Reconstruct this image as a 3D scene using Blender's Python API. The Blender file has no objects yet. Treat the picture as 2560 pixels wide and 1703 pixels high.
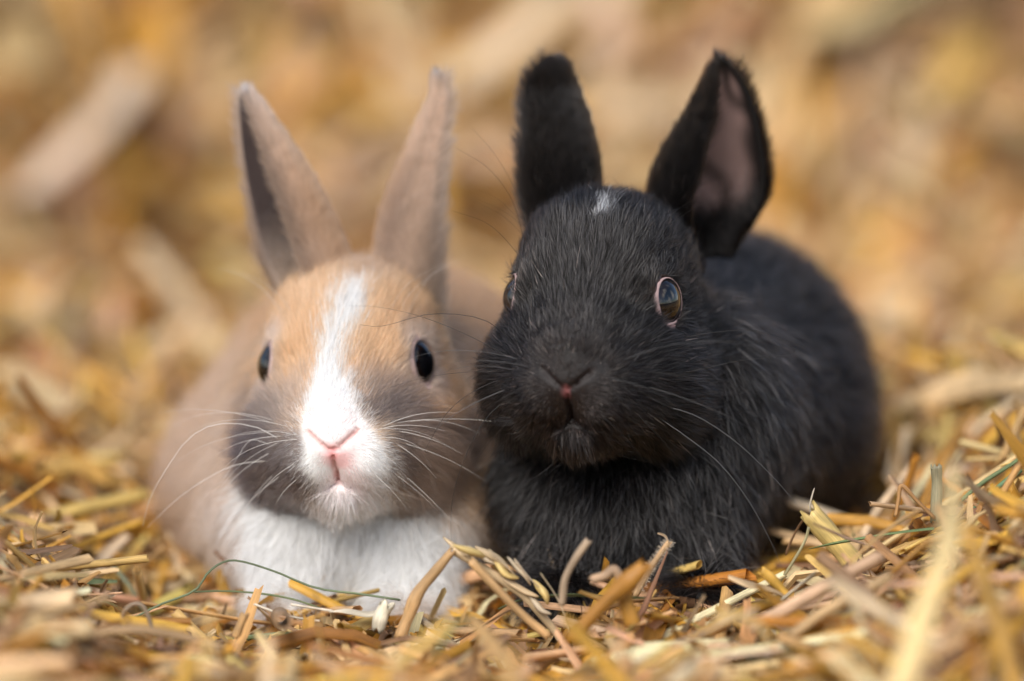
import bpy, math
import numpy as np
from mathutils import Vector

# ------------------------------------------------------------------ camera, world, sun, exposure
PITCH = math.radians(9.0)
CAM_D = 133.3            # cm from the camera to the plane through the rabbits' faces
TGT = np.array([0.0, 0.0, 6.0])
CM = 0.01
sc = bpy.context.scene
cam_d = bpy.data.cameras.new('camera')
cam = bpy.data.objects.new('camera', cam_d)
sc.collection.objects.link(cam)
sc.camera = cam
cam_d.lens = 200.0
cam_d.sensor_width = 36.0
cam_d.clip_start = 0.05
cam_d.clip_end = 500.0
cam.location = (0, -CAM_D * math.cos(PITCH) * CM, (TGT[2] + CAM_D * math.sin(PITCH)) * CM)
cam.rotation_euler = (math.radians(90) - PITCH, 0, 0)
cam_d.dof.use_dof = True
cam_d.dof.focus_distance = (CAM_D - 1.2) * CM
cam_d.dof.aperture_fstop = 4.0

SUN_EL, SUN_AZ = math.radians(42), math.radians(200)   # azimuth from +Y, clockwise
world = bpy.data.worlds.new("World")
sc.world = world
world.use_nodes = True
wn, wl = world.node_tree.nodes, world.node_tree.links
wn.clear()
w_out = wn.new('ShaderNodeOutputWorld')
w_bg = wn.new('ShaderNodeBackground')
w_bg.inputs['Strength'].default_value = 0.14
sky = wn.new('ShaderNodeTexSky')
sky.sky_type = 'NISHITA'
sky.sun_disc = False
sky.sun_elevation = SUN_EL
sky.sun_rotation = SUN_AZ
sky.air_density = 1.0
tc = wn.new('ShaderNodeTexCoord')
cl = wn.new('ShaderNodeTexNoise')
cl.inputs['Scale'].default_value = 2.6
cl.inputs['Detail'].default_value = 6.0
cl.inputs['Roughness'].default_value = 0.55
rmp = wn.new('ShaderNodeValToRGB')
rmp.color_ramp.elements[0].position = 0.50
rmp.color_ramp.elements[0].color = (0, 0, 0, 1)
rmp.color_ramp.elements[1].position = 0.66
rmp.color_ramp.elements[1].color = (1, 1, 1, 1)
mixw = wn.new('ShaderNodeMix')
mixw.data_type = 'RGBA'
mixw.inputs[7].default_value = (9.5, 9.3, 9.0, 1)      # sunlit cloud
wl.new(tc.outputs['Generated'], cl.inputs['Vector'])
wl.new(cl.outputs['Fac'], rmp.inputs['Fac'])
wl.new(rmp.outputs['Color'], mixw.inputs[0])
wl.new(sky.outputs['Color'], mixw.inputs[6])
wl.new(mixw.outputs[2], w_bg.inputs['Color'])
wl.new(w_bg.outputs['Background'], w_out.inputs['Surface'])

sun_d = bpy.data.lights.new('sun', 'SUN')
sun = bpy.data.objects.new('sun', sun_d)
sc.collection.objects.link(sun)
sun_d.energy = 2.7
sun_d.angle = math.radians(34)
sun_d.color = (1.0, 0.94, 0.85)
_sd = Vector((math.sin(SUN_AZ) * math.cos(SUN_EL), math.cos(SUN_AZ) * math.cos(SUN_EL), math.sin(SUN_EL)))
sun.rotation_euler = _sd.to_track_quat('Z', 'Y').to_euler()
sun.location = _sd * 3

sc.view_settings.view_transform = 'Standard'
sc.view_settings.look = 'None'
sc.view_settings.gamma = 1.0
sc.view_settings.exposure = 0.52
sc.view_settings.use_curve_mapping = False
sc.cycles.use_denoising = True
sc.cycles.max_bounces = 12
sc.cycles.transmission_bounces = 10
sc.cycles.glossy_bounces = 4
sc.cycles.diffuse_bounces = 3
sc.cycles.use_adaptive_sampling = True
sc.cycles.adaptive_threshold = 0.02
sc.cycles_curves.shape = 'RIBBONS'

rng = np.random.default_rng(7)
COL = sc.collection


# ------------------------------------------------------------------ small helpers
def tag(o, label=None, cat=None, group=None, kind=None):
    if label: o['label'] = label
    if cat: o['category'] = cat
    if group: o['group'] = group
    if kind: o['kind'] = kind
    return o


def W(px, py, y):
    """point of the plane y (cm) that the photograph shows at px, py (2560 px wide)"""
    k = 36.0 / 200.0 / 2560.0
    a, b = (px - 1280) * k, -(py - 851.5) * k
    c, s = math.cos(PITCH), math.sin(PITCH)
    d = np.array([a, c + b * s, -s + b * c])
    o = np.array([0, -CAM_D * c, TGT[2] + CAM_D * s])
    return o + d * ((y - o[1]) / d[1])


def PX(p):
    """inverse of W for arrays of points in cm"""
    k = 36.0 / 200.0 / 2560.0
    c, s = math.cos(PITCH), math.sin(PITCH)
    r = p - TGT
    dep = CAM_D + r[:, 1] * c - r[:, 2] * s
    return 1280 + r[:, 0] / dep / k, 851.5 - (r[:, 2] * c + r[:, 1] * s) / dep / k


def sst(a, b, x):
    t = np.clip((x - a) / (b - a), 0, 1)
    return t * t * (3 - 2 * t)


def unit(v):
    return v / np.maximum(np.linalg.norm(v, axis=-1, keepdims=True), 1e-9)


def catmull(pts, n):
    """smooth curve through the rows of pts, n samples, even in the index"""
    P = np.asarray(pts, float)
    P = np.vstack([2 * P[0] - P[1], P, 2 * P[-1] - P[-2]])
    m = len(P) - 3
    t = np.linspace(0, m, n)
    i = np.minimum(t.astype(int), m - 1)
    f = (t - i)[:, None]
    a, b, c, d = P[i], P[i + 1], P[i + 2], P[i + 3]
    return 0.5 * (2 * b + (c - a) * f + (2 * a - 5 * b + 4 * c - d) * f ** 2 + (3 * b - a - 3 * c + d) * f ** 3)


def wob(p, f, seed):
    """cheap smooth vector noise, about -1..1"""
    r = np.random.default_rng(seed)
    out = np.zeros_like(p)
    for _ in range(5):
        k = r.normal(size=(3, 3)) * f
        out += np.sin(p @ k + r.uniform(0, 6.28, 3)) * 0.45
    return out


def mesh_obj(name, V, F, mat, parent=None, smooth=True, attrs=None, kind=None):
    """V in cm, F a list or array of faces; attrs {name: (type, array)} on points"""
    me = bpy.data.meshes.new(name)
    V = np.asarray(V, np.float32) * CM
    if isinstance(F, np.ndarray) and F.ndim == 2:
        n, k = F.shape
        me.vertices.add(len(V)); me.vertices.foreach_set('co', V.ravel())
        me.loops.add(n * k); me.loops.foreach_set('vertex_index', F.astype(np.int32).ravel())
        me.polygons.add(n); me.polygons.foreach_set('loop_start', np.arange(0, n * k, k, dtype=np.int32))
        me.update(calc_edges=True)
    else:
        me.from_pydata([tuple(v) for v in V.tolist()], [], [tuple(int(i) for i in f) for f in F])
        me.update()
    me.polygons.foreach_set('use_smooth', np.full(len(me.polygons), smooth))
    for an, (ty, arr) in (attrs or {}).items():
        at = me.attributes.new(an, ty, 'POINT')
        key = {'FLOAT_COLOR': 'color', 'FLOAT_VECTOR': 'vector', 'FLOAT': 'value'}[ty]
        arr = np.asarray(arr, np.float32)
        if ty == 'FLOAT_COLOR' and arr.shape[1] == 3:
            arr = np.hstack([arr, np.ones((len(arr), 1), np.float32)])
        at.data.foreach_set(key, arr.ravel())
    me.materials.append(mat)
    o = bpy.data.objects.new(name, me)
    COL.objects.link(o)
    if parent: o.parent = parent
    if kind: o['kind'] = kind
    return o


def curves_obj(name, P, R, C, mat, parent, kind='stuff'):
    """P (n, k, 3) cm, R (n, k) cm radii, C (n, 3) colour: hair curves"""
    n, k, _ = P.shape
    hc = bpy.data.hair_curves.new(name)
    hc.add_curves([k] * n)
    hc.attributes['position'].data.foreach_set('vector', (P.astype(np.float32) * CM).ravel())
    ra = hc.attributes.get('radius') or hc.attributes.new('radius', 'FLOAT', 'POINT')
    ra.data.foreach_set('value', (R.astype(np.float32) * CM).ravel())
    ca = hc.attributes.new('col', 'FLOAT_COLOR', 'CURVE')
    ca.data.foreach_set('color', np.hstack([C, np.ones((n, 1))]).astype(np.float32).ravel())
    hc.materials.append(mat)
    o = bpy.data.objects.new(name, hc)
    COL.objects.link(o)
    o.parent = parent
    o['kind'] = kind
    return o


def tube(P, R, sides=8, squash=1.0, cap=False):
    """P (n,3), R (n,) -> verts, quad faces, (s, angle) pairs"""
    P = np.asarray(P, float); n = len(P)
    T = unit(np.gradient(P, axis=0))
    ref = np.array([0, 0, 1.0]) if abs(T[0][2]) < 0.8 else np.array([1.0, 0, 0])
    N = np.zeros_like(P)
    v = ref - T[0] * (ref @ T[0])
    for i in range(n):
        v = v - T[i] * (v @ T[i]); v = v / np.linalg.norm(v); N[i] = v
    B = np.cross(T, N)
    a = np.linspace(0, 2 * np.pi, sides, endpoint=False)
    R = np.broadcast_to(np.asarray(R, float), (n,))
    V = P[:, None] + R[:, None, None] * (np.cos(a)[None, :, None] * N[:, None] * squash + np.sin(a)[None, :, None] * B[:, None])
    i = np.arange(n - 1)[:, None] * sides; j = np.arange(sides)[None]; j2 = (j + 1) % sides
    F = np.stack([i + j, i + j2, i + sides + j2, i + sides + j], -1).reshape(-1, 4)
    S = np.zeros(n); S[1:] = np.cumsum(np.linalg.norm(np.diff(P, axis=0), axis=1))
    tex = np.stack([np.repeat(S, sides), np.tile(a, n) * 0.2, np.zeros(n * sides)], 1)
    V = V.reshape(-1, 3)
    F = [tuple(f) for f in F]
    if cap:
        F.append(tuple(range(sides))[::-1]); F.append(tuple((n - 1) * sides + q for q in range(sides)))
    return V, F, tex


# ------------------------------------------------------------------ materials
def new_mat(name):
    m = bpy.data.materials.new(name); m.use_nodes = True
    nt = m.node_tree; nt.nodes.clear()
    out = nt.nodes.new('ShaderNodeOutputMaterial')
    return m, nt, out


def straw_material(name, trans=0.18, rough=0.42):
    m, nt, out = new_mat(name)
    N, L = nt.nodes, nt.links
    at = N.new('ShaderNodeAttribute'); at.attribute_name = 'col'
    tx = N.new('ShaderNodeAttribute'); tx.attribute_name = 'tex'
    mp = N.new('ShaderNodeMapping'); mp.inputs['Scale'].default_value = (2.2, 60.0, 1.0)
    L.new(tx.outputs['Vector'], mp.inputs['Vector'])
    n1 = N.new('ShaderNodeTexNoise'); n1.inputs['Scale'].default_value = 1.0; n1.inputs['Detail'].default_value = 3
    L.new(mp.outputs[0], n1.inputs['Vector'])
    mp2 = N.new('ShaderNodeMapping'); mp2.inputs['Scale'].default_value = (1.6, 5.0, 1.0)
    L.new(tx.outputs['Vector'], mp2.inputs['Vector'])
    n2 = N.new('ShaderNodeTexNoise'); n2.inputs['Scale'].default_value = 1.0; n2.inputs['Detail'].default_value = 4
    L.new(mp2.outputs[0], n2.inputs['Vector'])
    r1 = N.new('ShaderNodeMapRange'); r1.inputs[1].default_value = .3; r1.inputs[2].default_value = .7
    r1.inputs[3].default_value = .72; r1.inputs[4].default_value = 1.2
    L.new(n1.outputs['Fac'], r1.inputs[0])
    r2 = N.new('ShaderNodeMapRange'); r2.inputs[1].default_value = .3; r2.inputs[2].default_value = .72
    r2.inputs[3].default_value = .7; r2.inputs[4].default_value = 1.22
    L.new(n2.outputs['Fac'], r2.inputs[0])
    mu = N.new('ShaderNodeMath'); mu.operation = 'MULTIPLY'
    L.new(r1.outputs[0], mu.inputs[0]); L.new(r2.outputs[0], mu.inputs[1])
    vm = N.new('ShaderNodeVectorMath'); vm.operation = 'SCALE'
    L.new(at.outputs['Color'], vm.inputs[0]); L.new(mu.outputs[0], vm.inputs['Scale'])
    b = N.new('ShaderNodeBsdfPrincipled')
    b.inputs['Roughness'].default_value = rough
    b.inputs['Specular IOR Level'].default_value = 0.45
    L.new(vm.outputs[0], b.inputs['Base Color'])
    bp = N.new('ShaderNodeBump'); bp.inputs['Strength'].default_value = 0.5; bp.inputs['Distance'].default_value = 0.0003
    L.new(n1.outputs['Fac'], bp.inputs['Height']); L.new(bp.outputs[0], b.inputs['Normal'])
    tr = N.new('ShaderNodeBsdfTranslucent'); L.new(vm.outputs[0], tr.inputs['Color'])
    mx = N.new('ShaderNodeMixShader'); mx.inputs[0].default_value = trans
    L.new(b.outputs[0], mx.inputs[1]); L.new(tr.outputs[0], mx.inputs[2]); L.new(mx.outputs[0], out.inputs['Surface'])
    return m


def simple_mat(name, col, rough=0.5, coat=0.0, spec=0.5, sss=0.0):
    m, nt, out = new_mat(name)
    b = nt.nodes.new('ShaderNodeBsdfPrincipled')
    b.inputs['Base Color'].default_value = (*col, 1)
    b.inputs['Roughness'].default_value = rough
    b.inputs['Coat Weight'].default_value = coat
    b.inputs['Coat Roughness'].default_value = 0.02
    b.inputs['Specular IOR Level'].default_value = spec
    if sss:
        b.inputs['Subsurface Weight'].default_value = sss
        b.inputs['Subsurface Radius'].default_value = (0.002, 0.0008, 0.0005)
        b.inputs['Subsurface Scale'].default_value = 1.0
    nt.links.new(b.outputs[0], out.inputs['Surface'])
    return m


def fur_material(name, rough=0.32, rrough=0.4, ior=1.55, diffuse=0.0):
    m, nt, out = new_mat(name)
    N, L = nt.nodes, nt.links
    at = N.new('ShaderNodeAttribute'); at.attribute_name = 'col'
    h = N.new('ShaderNodeBsdfHairPrincipled')
    h.model = 'CHIANG'; h.parametrization = 'COLOR'
    L.new(at.outputs['Color'], h.inputs['Color'])
    h.inputs['Roughness'].default_value = rough
    h.inputs['Radial Roughness'].default_value = rrough
    h.inputs['IOR'].default_value = ior
    h.inputs['Random Roughness'].default_value = .3
    d = N.new('ShaderNodeBsdfDiffuse'); L.new(at.outputs['Color'], d.inputs['Color'])
    mx = N.new('ShaderNodeMixShader'); mx.inputs[0].default_value = diffuse
    L.new(h.outputs[0], mx.inputs[1]); L.new(d.outputs[0], mx.inputs[2]); L.new(mx.outputs[0], out.inputs['Surface'])
    return m


def skin_material(name):
    m, nt, out = new_mat(name)
    N, L = nt.nodes, nt.links
    at = N.new('ShaderNodeAttribute'); at.attribute_name = 'col'
    b = N.new('ShaderNodeBsdfPrincipled')
    L.new(at.outputs['Color'], b.inputs['Base Color'])
    b.inputs['Roughness'].default_value = 0.5
    b.inputs['Specular IOR Level'].default_value = 0.3
    n1 = N.new('ShaderNodeTexNoise'); n1.inputs['Scale'].default_value = 2500
    bp = N.new('ShaderNodeBump'); bp.inputs['Strength'].default_value = 0.3; bp.inputs['Distance'].default_value = 0.0002
    L.new(n1.outputs['Fac'], bp.inputs['Height']); L.new(bp.outputs[0], b.inputs['Normal'])
    L.new(b.outputs[0], out.inputs['Surface'])
    return m


M_STRAW = straw_material('straw')
M_STRAW_BLADE = straw_material('straw_blade', 0.28, 0.5)
M_SKIN = skin_material('skin')
M_FUR_LIGHT = fur_material('fawn_and_white_fur', 0.38, 0.6, 1.5, 0.35)
M_FUR_BLACK = fur_material('black_fur', 0.26, 0.35, 1.42, 0.55)
M_GUARD_BLACK = fur_material('black_guard_hair', 0.24, 0.32, 1.5, 0.15)

# ------------------------------------------------------------------ ground
PALETTE = np.array([
    (0.68, 0.45, 0.22), (0.58, 0.33, 0.125), (0.66, 0.35, 0.055), (0.42, 0.18, 0.028),
    (0.24, 0.135, 0.068), (0.76, 0.57, 0.35), (0.66, 0.39, 0.22), (0.74, 0.49, 0.15), (0.20, 0.26, 0.12)])
PAL_W = np.array([.20, .17, .19, .09, .06, .12, .09, .09, .01])


def terrain(x, y):
    z = 0.35 * np.sin(x * 0.31 + 1.0) * np.sin(y * 0.27 + 0.5) + 0.15 * np.sin(x * .9 + y * .6)
    z = z + 2.9 * sst(7, 15, x) * sst(-14, -2, y) * (1 - sst(9, 24, y))           # mound right of the black rabbit
    z = z + 0.9 * sst(-9, -14, x) * (1 - sst(8, 20, y))                            # low mound on the left
    z = z - 0.9 * sst(-11, -8.5, x) * (1 - sst(.2, 2.5, x)) * (1 - sst(8, 14, y)) * sst(-14, -8, y)   # hollow where the fawn one sits
    z = z - 0.35 * sst(-1, 1, x) * (1 - sst(6, 8, x)) * (1 - sst(8, 14, y)) * sst(-12, -8, y)
    z = z - 1.5 * sst(-12, -24, y)
    r = 49 + 3 * np.sin(x * 0.16 + 2) + 2 * np.sin(x * .41)
    z = z + np.minimum(np.maximum(y - r, 0) * 1.15, 34 + 2 * np.sin(x * .3))       # the straw heap behind
    return z


def ground():
    m, nt, out = new_mat('matted_straw_ground')
    N, L = nt.nodes, nt.links
    tcg = N.new('ShaderNodeTexCoord')
    n1 = N.new('ShaderNodeTexNoise'); n1.inputs['Scale'].default_value = 45; n1.inputs['Detail'].default_value = 8
    L.new(tcg.outputs['Object'], n1.inputs['Vector'])
    rp = N.new('ShaderNodeValToRGB')
    e = rp.color_ramp.elements
    e[0].position = .3; e[0].color = (.10, .055, .022, 1)
    e[1].position = .7; e[1].color = (.42, .27, .12, 1)
    L.new(n1.outputs['Fac'], rp.inputs['Fac'])
    b = N.new('ShaderNodeBsdfPrincipled'); b.inputs['Roughness'].default_value = .8
    # the straw ends less than half a metre in front and about two metres out; past it unseen ground, made dark to darken the eyes' reflections
    ln = N.new('ShaderNodeVectorMath'); ln.operation = 'LENGTH'; L.new(tcg.outputs['Object'], ln.inputs[0])
    mr = N.new('ShaderNodeMapRange'); mr.inputs[1].default_value = 1.3; mr.inputs[2].default_value = 1.8
    L.new(ln.outputs['Value'], mr.inputs[0])
    sp = N.new('ShaderNodeSeparateXYZ'); L.new(tcg.outputs['Object'], sp.inputs[0])
    m2 = N.new('ShaderNodeMapRange'); m2.inputs[1].default_value = -.36; m2.inputs[2].default_value = -.48
    L.new(sp.outputs['Y'], m2.inputs[0])
    mxm = N.new('ShaderNodeMath'); mxm.operation = 'MAXIMUM'; L.new(mr.outputs[0], mxm.inputs[0]); L.new(m2.outputs[0], mxm.inputs[1])
    er = N.new('ShaderNodeMix'); er.data_type = 'RGBA'; er.inputs[7].default_value = (.045, .032, .022, 1)
    L.new(mxm.outputs[0], er.inputs[0]); L.new(rp.outputs[0], er.inputs[6])
    L.new(er.outputs[2], b.inputs['Base Color'])
    bp = N.new('ShaderNodeBump'); bp.inputs['Strength'].default_value = .8; bp.inputs['Distance'].default_value = .004
    L.new(n1.outputs['Fac'], bp.inputs['Height']); L.new(bp.outputs[0], b.inputs['Normal'])
    L.new(b.outputs[0], out.inputs['Surface'])
    # one sheet: fine near the rabbits, then widening rings of quads out to the horizon
    xs = np.concatenate([-np.geomspace(15000, 46, 14), np.linspace(-44, 44, 89), np.geomspace(46, 15000, 14)])
    ys = np.concatenate([-np.geomspace(15000, 41, 14), np.linspace(-40, 90, 131), np.geomspace(92, 15000, 14)])
    X, Y = np.meshgrid(xs, ys)
    fall = (1 - sst(60, 140, np.abs(X))) * (1 - sst(100, 200, Y)) * (1 - sst(30, 80, -Y))
    Z = (terrain(X, Y) - 0.45) * fall - 0.45 * (1 - fall)
    V = np.stack([X, Y, Z], -1).reshape(-1, 3)
    nx = len(xs)
    i, j = np.meshgrid(np.arange(len(ys) - 1), np.arange(nx - 1), indexing='ij')
    a = (i * nx + j).ravel()
    F = np.stack([a, a + 1, a + nx + 1, a + nx], 1)
    mesh_obj('ground', V, F, m, kind='structure')


ground()

# ------------------------------------------------------------------ loose straw (ground cover)
FOOT = [  # rabbit bodies: x, y, rx, ry of the footprint: straw lies low there
    (2.8, 2.2, 3.4, 3.6), (5.2, 8.5, 4.4, 6.0), (-4.0, 4.0, 3.9, 4.0), (-4.4, 9.5, 5.0, 6.5)]


COLOUR_WORD = ['cream', 'tan', 'golden', 'amber', 'brown', 'pale', 'pinkish', 'yellow', 'green']
USED = set()


def single_out(V, colr, pick, D, L, wd, st, hgt, mid, kind, wrap, s, r):
    """straws of a batch that show large near the camera become objects of their own, one to each description"""
    n, k, m, _ = V.shape
    px, py = PX(mid)
    ok = (px > 20) & (px < 2540) & (py > 1330) & (py < 1690) & (mid[:, 1] > -14) & (mid[:, 1] < 1.5) & (hgt > .15) & (L * wd > .16)
    out = np.zeros(n, bool)
    for i in sorted(np.where(ok)[0], key=lambda q: -L[q] * wd[q]):
        u_, v_ = px[i], py[i]
        where = ('at the left edge' if u_ < 250 else 'left of the fawn rabbit' if u_ < 480 else 'before the fawn haunch' if u_ < 650 else
                 'before the white chest' if u_ < 950 else 'before the gap between rabbits' if u_ < 1220 else
                 'before the black chest' if u_ < 1600 else 'before the black flank' if u_ < 1980 else
                 'left of the pale front straw' if u_ < 2260 else 'at the right edge')
        row = 'close by' if v_ < 1480 else 'a little way' if v_ < 1590 else 'far'
        row = {'close by': 'near the rabbits', 'a little way': 'midway forward', 'far': 'near the bottom'}[row]
        size = 'long' if L[i] > 4.2 else 'short' if L[i] < 2.4 else 'medium'
        pose = 'standing up' if D[i][2] > .45 or D[i][2] < -.45 else 'lying crosswise' if abs(D[i][0]) > .72 else 'facing the viewer' if abs(D[i][1]) > .8 else 'lying aslant'
        what = 'hollow straw' if kind == 'tube' else 'straw leaf'
        lab = f'{size} {COLOUR_WORD[pick[i]]} {what} {pose} {where}, {row}'
        if lab in USED: continue
        USED.add(lab)
        mm = m if wrap else m - 1
        I = np.arange(k - 1)[:, None] * m; J = np.arange(mm)[None]; J2 = (J + 1) % m
        f = np.stack([I + J, I + J2, I + m + J2, I + m + J], -1).reshape(-1, 4)
        tex = np.zeros((k, m, 3)); tex[..., 0] = ((s + .5) * L[i])[:, None] + r.uniform(0, 50); tex[..., 1] = (np.arange(m) * wd[i] * .8)[None] + r.uniform(0, 50)
        o = mesh_obj('loose_hollow_straw' if kind == 'tube' else 'loose_straw_leaf', V[i].reshape(-1, 3), f, M_STRAW if kind == 'tube' else M_STRAW_BLADE,
                     attrs={'col': ('FLOAT_COLOR', np.tile(colr[i], (k * m, 1))), 'tex': ('FLOAT_VECTOR', tex.reshape(-1, 3))})
        tag(o, lab, 'straw', 'loose straws strewn in front of the rabbits')
        out[i] = True
        if out.sum() >= 110: break
    return out


def batch_straw(name, n, xr, yr, kind, rs, lenr=(1.5, 6.0), wr=(0.1, 0.22), lift=1.0, tilt=12, steep=0.06,
                zspread=0.9, bright=1.14, single=False):
    r = np.random.default_rng(rs)
    x = r.uniform(*xr, n); y = r.uniform(*yr, n)
    L = np.exp(r.uniform(math.log(lenr[0]), math.log(lenr[1]), n))
    wd = r.uniform(*wr, n)
    az = r.uniform(0, 2 * np.pi, n)
    el = np.radians(r.normal(0, tilt, n))
    open_ = (x > -9.5) & (x < 7.5) & (y < 3) & (y > -15)      # trampled flat where the rabbits sit
    st = (r.random(n) < steep) & ~open_
    el = np.where(open_, el * .45, el)
    el[st] = np.radians(r.uniform(25, 70, st.sum()))
    z = terrain(x, y) + zspread * np.where(open_, .6, 1) * r.random(n) ** 1.2 * lift - 0.25
    # follow the slope of the ground
    gx = (terrain(x + .5, y) - terrain(x - .5, y)); gy = (terrain(x, y + .5) - terrain(x, y - .5))
    D = np.stack([np.cos(az) * np.cos(el), np.sin(az) * np.cos(el), np.sin(el)], 1)
    D[:, 2] += gx * D[:, 0] + gy * D[:, 1]
    D = unit(D)
    L[st] = np.minimum(L[st] * .55, np.where(y[st] < 20, 3.0, 9.0))
    z[st] += (L * .38 * np.abs(D[:, 2]))[st]
    keep = np.ones(n, bool)
    for fx, fy, rx, ry in FOOT:
        for s in (-.5, -.25, 0, .25, .5):
            e = ((x + D[:, 0] * L * s - fx) / rx) ** 2 + ((y + D[:, 1] * L * s - fy) / ry) ** 2 < 1.0
            keep &= ~(e & (z + D[:, 2] * L * s > 0.35)) | (st & False)
    x, y, z, L, wd, D, st = x[keep], y[keep], z[keep], L[keep], wd[keep], D[keep], st[keep]
    n = len(x)
    up = np.stack([-.3 * gx[keep], -.3 * gy[keep], np.ones(n)], 1)
    S = unit(np.cross(D, unit(up)))
    U = np.cross(S, D)
    roll = r.normal(0, .5, n)
    S, U = S * np.cos(roll)[:, None] + U * np.sin(roll)[:, None], U * np.cos(roll)[:, None] - S * np.sin(roll)[:, None]
    k = 7 if kind == 'blade' else 5
    s = np.linspace(-.5, .5, k)
    bend1 = r.normal(0, .16 if kind == 'blade' else .06, n); bend2 = r.normal(0, .2 if kind == 'blade' else .05, n)
    b3 = r.normal(0, .35 if kind == 'blade' else 0.0, n)
    c = np.stack([x, y, z], 1)[:, None] + D[:, None] * (L[:, None] * s)[..., None] \
        + S[:, None] * (L[:, None] * (bend1[:, None] * (4 * s ** 2 - .33) + b3[:, None] * s ** 3))[..., None] \
        + U[:, None] * (L[:, None] * bend2[:, None] * (s ** 2 * 4 - .33))[..., None]
    pick = r.choice(len(PALETTE), n, p=PAL_W / PAL_W.sum())
    colr = PALETTE[pick] * r.uniform(.55, 1.22, (n, 1)) * r.uniform(.93, 1.07, (n, 3)) * bright
    colr = np.clip(colr, 0.01, .85)
    if kind == 'tube':
        m = 6
        a = np.linspace(0, 2 * np.pi, m, endpoint=False)
        sq = r.uniform(.35, 1.0, n)
        taper = 1 + r.normal(0, .08, (n, k))
        V = c[:, :, None] + (wd[:, None] * taper)[:, :, None, None] * (
            np.cos(a)[None, None, :, None] * S[:, None, None] + (np.sin(a)[None, None, :, None] * sq[:, None, None, None]) * U[:, None, None])
        # broken, uneven ends
        V[:, 0] -= D[:, None] * (r.random((n, m)) * wd[:, None] * 1.6)[..., None]
        V[:, -1] += D[:, None] * (r.random((n, m)) * wd[:, None] * 1.6)[..., None]
        wrap = True
    else:
        m = 4
        a = np.array([-1, -.35, .35, 1.0])
        curl = r.normal(0, .7, n)
        prof = np.sin(np.linspace(.22, 2.9, k))[None] ** .5 * (1 + r.normal(0, .12, (n, k)))
        tw = r.normal(0, .9, n)[:, None] * s[None]
        Sx = S[:, None] * np.cos(tw)[..., None] + U[:, None] * np.sin(tw)[..., None]
        Ux = U[:, None] * np.cos(tw)[..., None] - S[:, None] * np.sin(tw)[..., None]
        V = c[:, :, None] + (wd[:, None] * prof)[:, :, None, None] * (
            a[None, None, :, None] * Sx[:, :, None] + (curl[:, None, None] * (a ** 2)[None, None])[..., None] * Ux[:, :, None])
        V += r.normal(0, .02, V.shape)
        wrap = False
    pickd = np.zeros(n, bool)
    if single:
        pickd = single_out(V, colr, pick, D, L, wd, st, z - terrain(x, y), c[:, k // 2], kind, wrap, s, r)
        V, colr, D, L, wd = V[~pickd], colr[~pickd], D[~pickd], L[~pickd], wd[~pickd]
        n = len(V)
    mm = m if wrap else m - 1
    I = np.arange(k - 1)[:, None] * m; J = np.arange(mm)[None]; J2 = (J + 1) % m
    f = np.stack([I + J, I + J2, I + m + J2, I + m + J], -1).reshape(-1, 4)
    F = (f[None] + (np.arange(n) * k * m)[:, None, None]).reshape(-1, 4)
    tex = np.zeros((n, k, m, 3))
    tex[..., 0] = ((s + .5)[None] * L[:, None])[..., None] + r.uniform(0, 50, n)[:, None, None]
    tex[..., 1] = (np.arange(m)[None] * wd[:, None] * .8)[:, None] + r.uniform(0, 50, n)[:, None, None]
    tex[..., 2] = r.uniform(0, 90, n)[:, None, None]
    colv = np.repeat(colr, k * m, axis=0)
    o = mesh_obj(name, V.reshape(-1, 3), F, M_STRAW if kind == 'tube' else M_STRAW_BLADE,
                 attrs={'col': ('FLOAT_COLOR', colv), 'tex': ('FLOAT_VECTOR', tex.reshape(-1, 3))})
    tag(o, kind='stuff')
    return o


batch_straw('loose_straw', 3300, (-19, 19), (-26, 22), 'tube', 11, (2.4, 10.0), (.07, .19), zspread=.9, steep=.05, single=True)
batch_straw('straw_leaf_litter', 3800, (-19, 19), (-26, 22), 'blade', 12, (1.3, 6.5), (.07, .25), tilt=18, zspread=1.0, single=True)
batch_straw('straw_chaff', 5500, (-18, 18), (-16, 10), 'blade', 13, (.3, 1.6), (.03, .12), tilt=26, zspread=1.0, steep=.10)
batch_straw('loose_straw', 2600, (-36, 36), (20, 62), 'tube', 14, (3, 10), (.16, .36))
batch_straw('straw_leaf_litter', 2000, (-36, 36), (20, 62), 'blade', 15, (2, 8), (.2, .6), tilt=16)
batch_straw('heaped_straw', 2600, (-38, 38), (49, 86), 'tube', 16, (4, 14), (.2, .55), tilt=16, zspread=3.2, bright=1.0)
batch_straw('heaped_straw_leaf_litter', 1800, (-38, 38), (49, 86), 'blade', 17, (4, 12), (.3, 1.1), tilt=20, zspread=3.4, bright=1.0)


# ------------------------------------------------------------------ implicit surfaces
def ell(p, c, r):
    q = (p - np.asarray(c)) / np.asarray(r)
    k0 = np.linalg.norm(q, axis=-1)
    k1 = np.linalg.norm(q / np.asarray(r), axis=-1)
    return k0 * (k0 - 1) / np.maximum(k1, 1e-6)


def cone(p, a, b, r1, r2):
    a = np.asarray(a, float); b = np.asarray(b, float)
    ba = b - a; pa = p - a
    h = np.clip(pa @ ba / (ba @ ba), 0, 1)
    return np.linalg.norm(pa - h[..., None] * ba, axis=-1) - (r1 + (r2 - r1) * h)


def smin(a, b, k):
    h = np.maximum(k - np.abs(a - b), 0) / k
    return np.minimum(a, b) - h * h * k * .25


def smax(a, b, k):
    return -smin(-a, -b, k)


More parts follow.
